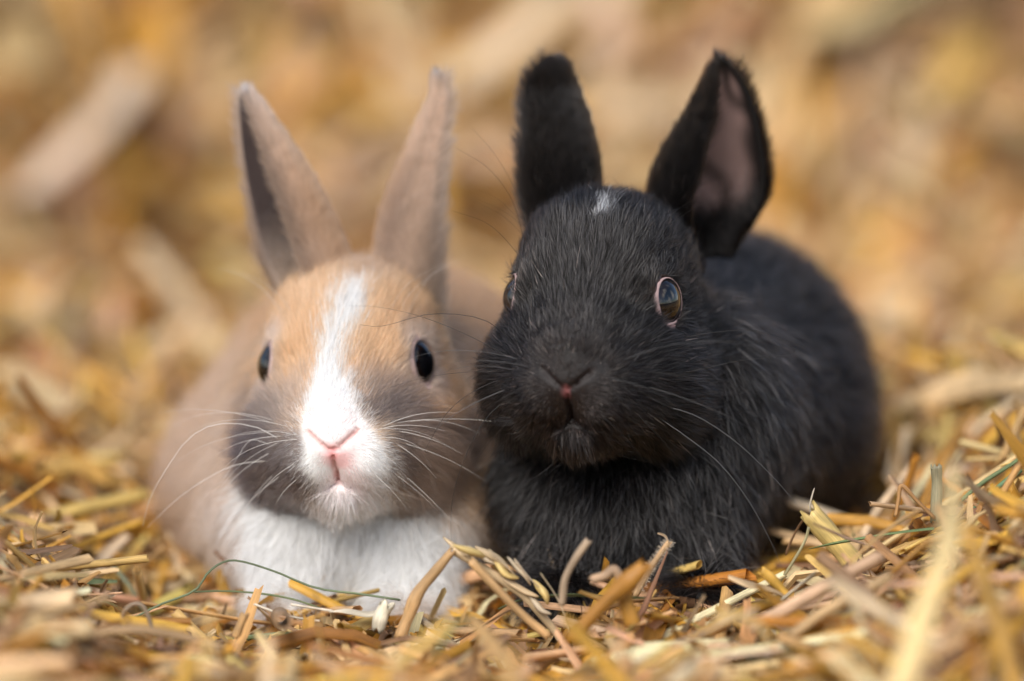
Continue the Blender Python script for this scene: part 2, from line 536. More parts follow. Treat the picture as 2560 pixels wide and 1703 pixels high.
EYE = np.array([1.52, 0.46, 0.12])          # lateral, forward, up (head frame)
EYE_R = 0.68
EYE_AX = unit(np.array([0.91, 0.37, 0.14]))
CLEFT = ((0, -1.36), (0, -2.12))             # lateral, up: lines of the muzzle seen from the front
SLIT = ((.05, -1.22), (.60, -.82))
TIP = ((0, -1.20), (0, -1.38))
LIP = ((0, -2.12), (.30, -2.26))


def line(q, seg):
    """distance from a line of the muzzle, in the plane square to the nose; large behind the muzzle"""
    x, z = np.abs(q[..., 0]), q[..., 2]
    (ax, az), (bx, bz) = seg
    h = np.clip(((x - ax) * (bx - ax) + (z - az) * (bz - az)) / ((bx - ax) ** 2 + (bz - az) ** 2), 0, 1)
    return np.hypot(x - ax - h * (bx - ax), z - az - h * (bz - az)) + np.maximum(2.1 - q[..., 1], 0) * 4


def head_sdf(q):
    """q: lateral, forward, up in cm, origin between the eyes; the skin under the fur"""
    a = q.copy(); a[..., 0] = np.abs(a[..., 0])
    d = ell(a, (0, -1.3, 0.36), (1.95, 2.5, 1.66))                        # cranium
    d = smin(d, cone(a, (0, -0.3, 0.35), (0, 2.35, -0.80), 1.6, 1.0), .9)  # bridge of the nose
    d = smin(d, ell(a, (1.22, -0.2, -1.50), (1.27, 2.0, 1.52)), 1.0)      # cheek
    d = smin(d, ell(a, (.85, 1.0, -1.50), (1.25, 1.7, 1.28)), 1.0)        # cheek runs into the muzzle
    d = smin(d, ell(a, (.66, 2.35, -1.58), (.78, .90, .74)), .6)          # whisker pad
    d = smin(d, ell(a, (0, 3.0, -1.10), (.50, .40, .36)), .4)             # nose tip
    d = smin(d, ell(a, (0, 1.9, -2.45), (.72, .95, .50)), .5)             # chin
    # round the eyes
    d = smin(d, ell(a, EYE + np.array([-.25, -.1, .30]), (.70, .95, .60)), .5)
    # mouth: cleft under the nose, slit between lip and chin, nostril slits
    d = d + .12 * np.exp(-(line(a, CLEFT) / .05) ** 2)
    d = d + .12 * np.exp(-(line(a, LIP) / .055) ** 2)
    d = d + .12 * np.exp(-(line(a, SLIT) / .055) ** 2)
    # eye socket
    a2 = a - EYE
    ax = a2 @ EYE_AX
    rad = np.linalg.norm(a2 - ax[..., None] * EYE_AX, axis=-1)
    d = smax(d, -(np.linalg.norm(a2, axis=-1) - (EYE_R + .01)), .04)
    d = smax(d, -np.maximum(rad - .55, .1 - ax), .05)
    return d


class Frame:
    def __init__(self, origin, yaw, roll=0.0, pitch=0.0, scale=1.0, wide=.95):
        y, r, p = map(math.radians, (yaw, roll, pitch))
        F = np.array([-math.sin(y), -math.cos(y), 0.0]); X = np.array([math.cos(y), -math.sin(y), 0.0]); U = np.array([0, 0, 1.0])
        F, U = F * math.cos(p) - U * math.sin(p), U * math.cos(p) + F * math.sin(p)     # nose down
        X, U = X * math.cos(r) + U * math.sin(r), U * math.cos(r) - X * math.sin(r)
        self.M = np.stack([X, F, U]); self.o = np.asarray(origin, float); self.s = scale
        self.wd = np.array([wide, 1.0, 1.0])          # breadth of the head

    def to(self, p): return ((p - self.o) @ self.M.T) / self.s / self.wd
    def back(self, q): return (np.asarray(q) * self.s * self.wd) @ self.M + self.o
    def vec(self, v): return np.asarray(v) @ self.M


def surface(f, lo, hi, h):
    """surface nets over a sparse grid -> verts (cm), quads"""
    lo = np.asarray(lo, float); B = 4
    nb = np.ceil((np.asarray(hi) - lo) / (h * B)).astype(int); n = nb * B
    ax = [lo[i] + (np.arange(nb[i]) + .5) * B * h for i in range(3)]
    G = np.stack(np.meshgrid(*ax, indexing='ij'), -1)
    dc = f(G.reshape(-1, 3)).reshape(nb)
    D = np.repeat(np.repeat(np.repeat(dc, B, 0), B, 1), B, 2).astype(np.float32)
    act = np.argwhere(np.abs(dc) < B * h * 1.9)
    off = np.stack(np.meshgrid(*[np.arange(B)] * 3, indexing='ij'), -1).reshape(-1, 3)
    idx = (act[:, None] * B + off[None]).reshape(-1, 3)
    D[idx[:, 0], idx[:, 1], idx[:, 2]] = f(lo + (idx + .5) * h)
    S = D < 0
    c = [S[i:n[0] - 1 + i, j:n[1] - 1 + j, k:n[2] - 1 + k] for i in (0, 1) for j in (0, 1) for k in (0, 1)]
    anyc = c[0].copy(); allc = c[0].copy()
    for q in c[1:]: anyc |= q; allc &= q
    cell = anyc & ~allc
    ci = np.argwhere(cell)
    num = -np.ones(cell.shape, np.int32); num[cell] = np.arange(len(ci))
    acc = np.zeros((len(ci), 3)); cnt = np.zeros(len(ci))
    cor = [(i, j, k) for i in (0, 1) for j in (0, 1) for k in (0, 1)]
    for a in range(8):
        for b in range(a + 1, 8):
            if sum(abs(cor[a][q] - cor[b][q]) for q in range(3)) != 1: continue
            A = ci + cor[a]; Bq = ci + cor[b]
            da = D[A[:, 0], A[:, 1], A[:, 2]]; db = D[Bq[:, 0], Bq[:, 1], Bq[:, 2]]
            x = (da < 0) != (db < 0)
            t = np.where(x, da / np.where(x, da - db, 1), 0)
            acc += (x[:, None]) * (A + t[:, None] * (Bq - A)); cnt += x
    V = lo + (acc / cnt[:, None] + .5) * h
    Q = []
    for axn in range(3):
        o1, o2 = [(0, 1, 0), (0, 0, 1), (1, 0, 0)][axn], [(0, 0, 1), (1, 0, 0), (0, 1, 0)][axn]
        st = np.zeros(3, int); st[axn] = 1
        g = np.argwhere(S[:n[0] - st[0], :n[1] - st[1], :n[2] - st[2]] != S[st[0]:, st[1]:, st[2]:])
        g = g[(g[:, 0] > 0) & (g[:, 1] > 0) & (g[:, 2] > 0) & (g < n - 1).all(1)]
        o1 = np.array(o1); o2 = np.array(o2)
        q = [num[tuple((g - o1 - o2).T)], num[tuple((g - o2).T)], num[tuple(g.T)], num[tuple((g - o1).T)]]
        q = np.stack(q, 1)
        flip = ~S[tuple(g.T)]
        q[flip] = q[flip][:, ::-1]
        Q.append(q)
    Q = np.vstack(Q); Q = Q[(Q >= 0).all(1)]
    for _ in range(2):
        V -= f(V)[:, None] * grad(f, V)
    return V, Q


def grad(f, p, e=.02):
    g = np.stack([f(p + np.eye(3)[i] * e) - f(p - np.eye(3)[i] * e) for i in range(3)], 1)
    return unit(g)


# ------------------------------------------------------------------ ears: closed shells with a cupped section
class Ear:
    """rows: px, py, y, half width (cm) from base to tip; rot: degrees the opening turns to the picture's right"""
    def __init__(self, rows, rot, A, A_tip, lean=0.0, nu=40, na=28, th=.10):
        R = np.array([[*W(r[0], r[1], r[2]), r[3]] for r in rows])
        n = nu
        C = catmull(R, n)
        self.ax, self.w = C[:, :3], np.maximum(C[:, 3] * .92, .015)
        T = unit(np.gradient(self.ax, axis=0))
        rho = math.radians(rot)
        O = np.array([math.sin(rho), -math.cos(rho), 0.0])
        O = unit(O - T * (T @ O)[:, None]); S = np.cross(O, T); S = np.where((S @ np.array([math.cos(rho), math.sin(rho), 0]))[:, None] < 0, -S, S)
        u = np.linspace(0, 1, n)
        An = np.radians(A + (A_tip - A) * sst(.55, 1.0, u))
        Rr = self.w / np.maximum(np.sin(np.minimum(An, np.pi / 2)), .3)
        a = np.linspace(-1, 1, na)
        ang = An[:, None] * a[None]
        self.T = T
        mid = lambda Rq: self.ax[:, None] + Rq[..., None] * (np.sin(ang)[..., None] * S[:, None] - np.cos(ang)[..., None] * O[:, None])
        t = th * (1 - .75 * np.abs(a) ** 3)[None] * np.minimum(1, self.w / .5)[:, None]
        Rq = np.broadcast_to(Rr[:, None], ang.shape)
        self.outer = mid(Rq); self.inner = mid(np.maximum(Rq - t, .004))
        self.Nout = unit(self.outer - self.ax[:, None]); self.u = u; self.a = a
        self.n, self.na = n, na

    def mesh(self):
        n, m = self.n, self.na
        V = np.vstack([self.outer.reshape(-1, 3), self.inner.reshape(-1, 3)])
        o = lambda i, j: i * m + j
        q = lambda i, j: n * m + i * m + j
        F = []
        for i in range(n - 1):
            for j in range(m - 1):
                F.append((o(i, j), o(i, j + 1), o(i + 1, j + 1), o(i + 1, j)))
                F.append((q(i, j), q(i + 1, j), q(i + 1, j + 1), q(i, j + 1)))
            F.append((o(i, 0), o(i + 1, 0), q(i + 1, 0), q(i, 0)))
            F.append((o(i, m - 1), q(i, m - 1), q(i + 1, m - 1), o(i + 1, m - 1)))
        for j in range(m - 1):
            F.append((o(0, j), q(0, j), q(0, j + 1), o(0, j + 1)))
            F.append((o(n - 1, j), o(n - 1, j + 1), q(n - 1, j + 1), q(n - 1, j)))
        return V, F

    def sample(self, dens, side, r):
        """random roots on the outer (+1) or inner (-1) face: points, normals, along, u, a"""
        G = self.outer if side > 0 else self.inner
        n, m = self.n, self.na
        e1 = G[1:, :-1] - G[:-1, :-1]; e2 = G[:-1, 1:] - G[:-1, :-1]
        ar = np.linalg.norm(np.cross(e1, e2), axis=-1)
        N = int(ar.sum() * dens)
        c = r.choice(ar.size, N, p=(ar / ar.sum()).ravel())
        i, j = c // (m - 1), c % (m - 1)
        s, t = r.random(N), r.random(N)
        bl = lambda X: ((X[i, j] * (1 - t)[:, None] + X[i, j + 1] * t[:, None]) * (1 - s)[:, None]
                        + (X[i + 1, j] * (1 - t)[:, None] + X[i + 1, j + 1] * t[:, None]) * s[:, None])
        return bl(G), unit(bl(self.Nout)) * side, self.T[i], (i + s) / (n - 1), -1 + 2 * (j + t) / (m - 1)


# ------------------------------------------------------------------ fur
def grow(P, N, T, L, r, lift0=.55, lift1=.12, jit=.16, droop=.0, k=6, cl=.26, clump=.22):
    """root points, normals, lie direction (tangent), lengths -> (n,k,3) strands"""
    n = len(P)
    cell = np.floor((P + wob(P, 1.1, 3) * .1) / cl).astype(np.int64)
    hsh = (cell[:, 0] * 73856093) ^ (cell[:, 1] * 19349663) ^ (cell[:, 2] * 83492791)
    tab = np.random.default_rng(5).normal(size=(4096, 3))
    cd = tab[hsh % 4096] * clump
    cL = 1 + .14 * tab[(hsh * 7 + 3) % 4096][:, 0]
    T = unit(T + cd * .6 + r.normal(0, jit, (n, 3)) + wob(P, .9, 9) * .12)
    T = unit(T - N * np.sum(T * N, 1, keepdims=True))
    Ls = (L * np.clip(cL, .6, 1.4) * r.uniform(.65, 1.15, n))[:, None]
    s = np.linspace(0, 1, k)
    out = np.zeros((n, k, 3)); out[:, 0] = P - N * .03
    l0 = np.broadcast_to(lift0, (n,))[:, None] + r.normal(0, .08, (n, 1)); l1 = lift1 + r.normal(0, .06, (n, 1))
    for q in range(1, k):
        t = s[q]
        d = unit(T + N * (l0 * (1 - t) + l1 * t) + np.array([0, 0, -droop]) * t)
        out[:, q] = out[:, q - 1] + d * Ls / (k - 1)
    return out


def radii(n, k, r0, r, tip=.12):
    s = np.linspace(0, 1, k)
    prof = np.minimum(1, .75 + s * 1.2) * (1 - (1 - tip) * s ** 2.2)
    return prof[None] * (r0 * r.uniform(.7, 1.25, (n, 1)))


def on_mesh(V, Q, dens_f, total, r):
    a, b, c, d = V[Q[:, 0]], V[Q[:, 1]], V[Q[:, 2]], V[Q[:, 3]]
    ar = .5 * np.linalg.norm(np.cross(c - a, d - b), axis=1)
    w = ar * dens_f((a + b + c + d) / 4, unit(np.cross(c - a, d - b)))
    i = r.choice(len(Q), total, p=w / w.sum())
    s, t = r.random(total)[:, None], r.random(total)[:, None]
    return (a[i] * (1 - s) + b[i] * s) * (1 - t) + (d[i] * (1 - s) + c[i] * s) * t


def lathe_eye(name, o, fr, side, iris, parent, pupil_col, lid=None):
    """eyeball as a sphere whose iris and pupil are rings of it, with a cornea of its own over them"""
    ax = fr.vec(EYE_AX * np.array([side, 1, 1])); c = fr.back(EYE * np.array([side, 1, 1]))
    r = EYE_R * fr.s
    up = unit(np.cross(ax, np.array([0, 0, 1.0]))); up2 = np.cross(up, ax)
    th = np.concatenate([np.linspace(0, 1.2, 26), np.linspace(1.3, math.pi, 16)])
    ph = np.linspace(0, 2 * np.pi, 48, endpoint=False)
    V, colr = [], []
    for t in th:
        dip = .985 if t < .95 else 1.0
        for p in ph:
            V.append(c + r * dip * (ax * math.cos(t) + (up * math.cos(p) + up2 * math.sin(p)) * math.sin(t)))
            if t < .55: colr.append(pupil_col)
            elif t < .98:
                f = .75 + .25 * math.sin(p * 23 + 4 * math.sin(p * 5)) ; f *= 1 - .55 * abs(t - .72) / .3
                colr.append(tuple(q * f for q in iris))
            else: colr.append((.12, .08, .07))
    m = len(ph)
    F = [(i * m + j, i * m + (j + 1) % m, (i + 1) * m + (j + 1) % m, (i + 1) * m + j) for i in range(len(th) - 1) for j in range(m)]
    F = [f[::-1] for f in F]
    e = mesh_obj('eye', V, F, M_EYE, parent, attrs={'col': ('FLOAT_COLOR', np.array(colr))})
    # eyelid: a soft rim of skin on the ball, drawn to a point at the inner corner
    fw = fr.vec(np.array([0, 1.0, 0])); fw = unit(fw - ax * (fw @ ax)); vv = np.cross(ax, fw) * side
    if vv[2] < 0: vv = -vv
    k = 40; an = np.linspace(0, 2 * np.pi, k, endpoint=False); pts = []
    for t in an:
        x_, y_ = .55 * math.cos(t), .53 * math.sin(t)
        x_ += .07 * math.exp(-((t - 5.5) / .35) ** 2); y_ -= .05 * math.exp(-((t - 5.5) / .35) ** 2); y_ *= 1.06 if y_ > 0 else 1
        h = math.sqrt(max((r * 1.05) ** 2 - x_ * x_ - y_ * y_, .01))
        pts.append(c + ax * h + fw * x_ + vv * y_)
    pts = np.array(pts); rim = .010 + .085 * (.5 + .5 * np.cos(an + .25)) ** 2
    m2 = 8; V2 = []
    for i in range(k):
        tn = unit(pts[(i + 1) % k] - pts[i - 1]); n1 = unit(pts[i] - c); b1 = np.cross(tn, n1)
        for g in range(m2):
            q_ = 2 * np.pi * g / m2
            V2.append(pts[i] + rim[i] * (n1 * math.cos(q_) * .8 + b1 * math.sin(q_) * 1.25))
    F2 = [(i * m2 + g, i * m2 + (g + 1) % m2, ((i + 1) % k) * m2 + (g + 1) % m2, ((i + 1) % k) * m2 + g) for i in range(k) for g in range(m2)]
    mesh_obj('eyelid', V2, F2, M_LID if lid is None else lid, e)
    return e


def eye_material():
    m, nt, out = new_mat('wet_eye')
    N, L = nt.nodes, nt.links
    at = N.new('ShaderNodeAttribute'); at.attribute_name = 'col'
    b = N.new('ShaderNodeBsdfPrincipled'); L.new(at.outputs['Color'], b.inputs['Base Color'])
    b.inputs['Roughness'].default_value = .03
    b.inputs['IOR'].default_value = 1.45
    b.inputs['Specular IOR Level'].default_value = .6
    b.inputs['Coat Weight'].default_value = .25; b.inputs['Coat Roughness'].default_value = .01
    L.new(b.outputs[0], out.inputs['Surface'])
    return m


M_EYE = eye_material()
M_LID = simple_mat('eyelid_skin', (.36, .25, .23), .5)
M_LID_DARK = simple_mat('dark_eyelid_skin', (.36, .245, .235), .55)
M_WHISK_W = simple_mat('white_whisker', (.68, .64, .60), .4)
M_WHISK_B = simple_mat('dark_whisker', (.02, .017, .015), .5, 0, .3)
M_WHISK_G = simple_mat('grey_whisker', (.09, .088, .09), .45)


def whisker(parent, pts, r0, mat):
    P = catmull(pts, 14)
    V, F, tex = tube(P, np.linspace(r0, r0 * .25, 14), 5)
    return mesh_obj('whisker', V, F, mat, parent)


def build_rabbit(name, label, fr, body_sdf, lo, hi, ears, paint, light, n_head, n_body, seed, mat_fur, r_hair, body_dir, guard_gain=1.15, mat_guard=None):
    r = np.random.default_rng(seed)
    root = bpy.data.objects.new(name, None); COL.objects.link(root)
    tag(root, label, 'rabbit', 'two young rabbits sitting side by side in the straw')
    nose_w = fr.back((0, 3.35, -1.25))

    def hmask(p, q):
        return 1 - sst(-.35, .35, head_sdf(q) * fr.s - body_sdf(p))

    def f(p):
        d = body_sdf(p)
        q = fr.to(p)
        near = np.linalg.norm(q, axis=1) < 6.5
        out = d.copy()
        dh = head_sdf(q[near]) * fr.s
        out[near] = np.where(d[near] < 1e6, smin(dh, d[near], 1.5 * sst(.6, -1.4, q[near][:, 1]) + .02), dh)
        return out
    V, Q = surface(f, lo, hi, .085)
    # ---- skin mesh with the ears grown into it
    body = mesh_obj('body', V, Q, M_SKIN, root)
    for er in ears:
        ev, ef = er.mesh()
        eo = mesh_obj('ear_shell', ev, ef, M_SKIN)
        import bmesh
        bm = bmesh.new(); bm.from_mesh(eo.data)
        bmesh.ops.remove_doubles(bm, verts=bm.verts, dist=1e-7)
        bmesh.ops.recalc_face_normals(bm, faces=bm.faces); bm.to_mesh(eo.data); bm.free()
        md = body.modifiers.new('b', 'BOOLEAN'); md.operation = 'UNION'; md.solver = 'MANIFOLD'; md.object = eo
        dg = bpy.context.evaluated_depsgraph_get()
        nm = bpy.data.meshes.new_from_object(body.evaluated_get(dg))
        body.modifiers.clear()
        if len(nm.vertices) > len(body.data.vertices) * .9:
            body.data = nm
        else:
            print('boolean failed')
        bpy.data.objects.remove(eo)
    me = body.data
    co = np.zeros(len(me.vertices) * 3, np.float32); me.vertices.foreach_get('co', co)
    co = co.reshape(-1, 3).astype(float) / CM
    q = fr.to(co)
    isear = (f(co) > .06)
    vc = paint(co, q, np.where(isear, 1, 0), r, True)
    ei_ = np.where(isear)[0]
    for k_, er in enumerate(ears):
        for sd_, G in ((1.0, er.outer), (2.0, er.inner)):
            g = G.reshape(-1, 3)
            dd = np.sqrt(((co[ei_][:, None] - g[None]) ** 2).sum(-1)) if len(ei_) else np.zeros((0, 1))
            j = dd.argmin(1); m_ = dd.min(1)
            if k_ == 0 and sd_ == 1.0:
                best, bu, ba, bs = m_.copy(), er.u[j // er.na], er.a[j % er.na], np.full(len(j), 1.0)
            else:
                w_ = m_ < best
                best[w_] = m_[w_]; bu[w_] = er.u[j // er.na][w_]; ba[w_] = er.a[j % er.na][w_]; bs[w_] = sd_ + 10 * k_
    vc[ei_] = paint(co[ei_], q[ei_], bs, r, True, bu, ba)
    for at in list(me.attributes):
        if at.name == 'col': me.attributes.remove(at)
    at = me.attributes.new('col', 'FLOAT_COLOR', 'POINT')
    at.data.foreach_set('color', np.hstack([vc, np.ones((len(vc), 1))]).astype(np.float32).ravel())
    me.polygons.foreach_set('use_smooth', np.ones(len(me.polygons), bool))

    # ---- fur on the head and body
    def dens_h(c, nn):
        qq = fr.to(c); hd = hmask(c, qq)
        return hd * np.where(nn[:, 1] > .35, .4, 1.0)

    def dens_b(c, nn):
        qq = fr.to(c); hd = hmask(c, qq)
        return (1 - hd) * np.where(nn[:, 1] > .35, .45, 1.0) * (c[:, 2] > -1.2) + .001
    for part, dens, total, guard in (('h', dens_h, n_head, 0), ('b', dens_b, n_body, 0), ('h', dens_h, int(n_head * .28), 1), ('b', dens_b, int(n_body * .25), 1)):
        P = on_mesh(V, Q, dens, total, r)
        N = grad(f, P)
        qq = fr.to(P)
        # eye: no fur inside the lids
        a2 = qq * 1.0; a2[:, 0] = np.abs(a2[:, 0]); a2 = a2 - EYE
        axd = a2 @ EYE_AX; rad = np.linalg.norm(a2 - axd[:, None] * EYE_AX, axis=1)
        med = a2 @ unit(np.array([-.37, .91, .1]))
        keep = ~((rad < np.where(med > 0, .63, .52)) & (axd > -.1)) & (P[:, 2] > -1.2)
        # the nose leather stays bare
        aq = qq.copy(); aq[:, 0] = np.abs(aq[:, 0])
        keep &= ~(line(aq, TIP) < .085)
        keep &= ~((line(aq, CLEFT) < .012) | (line(aq, SLIT) < .022) | (line(aq, LIP) < .015))
        keep &= f(P) < .05
        P, N, qq, rad, axd, aq = P[keep], N[keep], qq[keep], rad[keep], axd[keep], aq[keep]
        dn = np.linalg.norm(qq - np.array([0, 3.3, -1.2]), axis=1)
        Th = unit(P - nose_w) - fr.M[1] * .5 * sst(1.5, 4, dn)[:, None]
        # the hair of muzzle and cheek leans outwards and down
        Th = Th + np.array([0, 0, -.35]) * sst(-.4, -1.4, qq[:, 2])[:, None]
        rv = a2[keep] - axd[:, None] * EYE_AX; rv[:, 0] *= np.sign(qq[:, 0])
        Th = unit(Th) + fr.vec(unit(rv)) * (1.6 * np.exp(-(rad / .85) ** 2) * (axd > -.2))[:, None]
        Tb = body_dir(P)
        wh = hmask(P, qq)[:, None]
        T = unit(Th) * wh + unit(Tb) * (1 - wh)
        T = T - N * np.sum(T * N, 1, keepdims=True)
        L = .14 + .48 * sst(.3, 3.4, dn) + .45 * sst(.7, 2.2, -qq[:, 2]) * sst(1.2, 2.8, dn)
        chin = sst(-1.9, -2.4, qq[:, 2]) * (qq[:, 1] > .5)
        L = L + .25 * chin
        L = L * (1 - (.82 * sst(-.3, .1, med[keep]) + .55 * (1 - sst(-.3, .1, med[keep]))) * np.exp(-(rad / .95) ** 4) * (axd > -.2))
        L = L * wh[:, 0] + .92 * (1 - wh[:, 0])
        lift = .60 + .25 * (1 - wh[:, 0]) + .22 * sst(1.5, 3.5, dn)
        lines = np.minimum(line(aq, CLEFT), line(aq, SLIT))
        L = L * (1 - .65 * np.exp(-(lines / .17) ** 2))
        if guard:
            L = L * 1.22
        st = grow(P, N, T, L, r, lift0=lift, lift1=.2 if part == 'h' else .35, jit=(.10 if part == 'h' else .22) * (1.6 if guard else 1),
                  droop=.22 if part == 'b' else 0.03, cl=.2 if part == 'h' else .3, clump=.2 if part == 'h' else .24)
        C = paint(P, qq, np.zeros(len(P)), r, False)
        if guard:
            C = np.clip(C * (1 + (guard_gain - 1) * r.random((len(C), 1)) ** 2.5), .003, .9)
        rr = radii(len(P), 6, (r_hair[0] if part == 'h' else r_hair[1]) * (1.75 if guard else 1), r)
        rr = rr * (.55 + .45 * sst(.1, 1.8, dn))[:, None]
        curves_obj('guard_hair' if guard else 'fur', st, rr, C, (mat_guard or mat_fur) if guard else mat_fur, body)
    # ---- ears
    PP, RR, CC = [], [], []
    for ei, er in enumerate(ears):
        for side, dens in ((1, 2600), (-1, 1100)):
            P, N, T, u, a = er.sample(dens, side, r)
            keep = f(P) > -.1
            P, N, T, u, a = P[keep], N[keep], T[keep], u[keep], a[keep]
            L = (.42 - .14 * u + .10 * (np.abs(a) > .8)) if side > 0 else (.26 + .25 * (np.abs(a) > .72) - .15 * u)
            Tt = T * 1.0
            if side < 0:  # fringe from the margins sweeps over the cup
                Sd = er.inner[np.minimum((u * (er.n - 1)).astype(int), er.n - 1), er.na // 2] - P
                Tt = T + unit(Sd) * (.8 * (np.abs(a) > .7))[:, None]
            if side > 0:  # the rim bristles outwards
                c0 = er.outer[np.minimum((u * (er.n - 1)).astype(int), er.n - 1), er.na // 2]
                Tt = Tt + unit(P - c0) * (.9 * sst(.78, .95, np.abs(a)))[:, None]
            st = grow(P, N, Tt, L, r, lift0=.5 if side > 0 else .45, lift1=.15, jit=.2, cl=.15, clump=.05)
            C = paint(P, fr.to(P), np.full(len(P), 1.0 if side > 0 else 2.0) + 10 * ei, r, False, u, a)
            PP.append(st); RR.append(radii(len(P), 6, r_hair[0] * .85, r)); CC.append(C)
    CC = np.vstack(CC)
    if mat_guard:
        CC = CC * (1 + 3.0 * r.random((len(CC), 1)) ** 4)
    curves_obj('fur', np.vstack(PP), np.vstack(RR), np.clip(CC, .003, .9), mat_guard or mat_fur, body)
    return root, body, f


def mixc(a, b, t):
    return a * (1 - t[:, None]) + np.asarray(b)[None] * t[:, None]


def blob(u, v, cu, cv, ru, rv, soft=.5):
    return 1 - sst(1 - soft, 1 + soft, np.sqrt(((u - cu) / ru) ** 2 + ((v - cv) / rv) ** 2))


# ------------------------------------------------------------------ fawn and white rabbit
FR_T = Frame(W(872, 915, 1.9), 6, 2.5, 4)
_oT = FR_T.o


def body_fawn(p):
    d = ell(p, (-3.9, 4.0, 1.4), (3.2, 2.9, 2.9))                  # chest
    d = smin(d, ell(p, (-3.9, 5.6, 2.8), (2.9, 3.0, 2.8)), 1.2)      # shoulders
    d = smin(d, ell(p, (-3.2, 10.0, 3.0), (3.8, 5.0, 3.0)), 1.5)     # back
    d = smin(d, ell(p, (-6.1, 8.0, 1.2), (2.3, 3.6, 2.3)), 1.2)      # haunch on the left
    d = smin(d, ell(p, (-.8, 9.5, 1.6), (2.4, 3.6, 2.6)), 1.2)
    for s in (-5.3, -2.5):                                           # fore legs and paws
        d = smin(d, cone(p, (s, 2.6, 1.6), (s, 1.2, -.4), 1.1, .7), .7)
        d = smin(d, ell(p, (s, .7, -.7), (.65, 1.1, .5)), .4)
    d = smin(d, ell(p, (-4.2, 15.3, 2.0), (1.0, 1.0, 1.0)), .5)      # tail
    return d


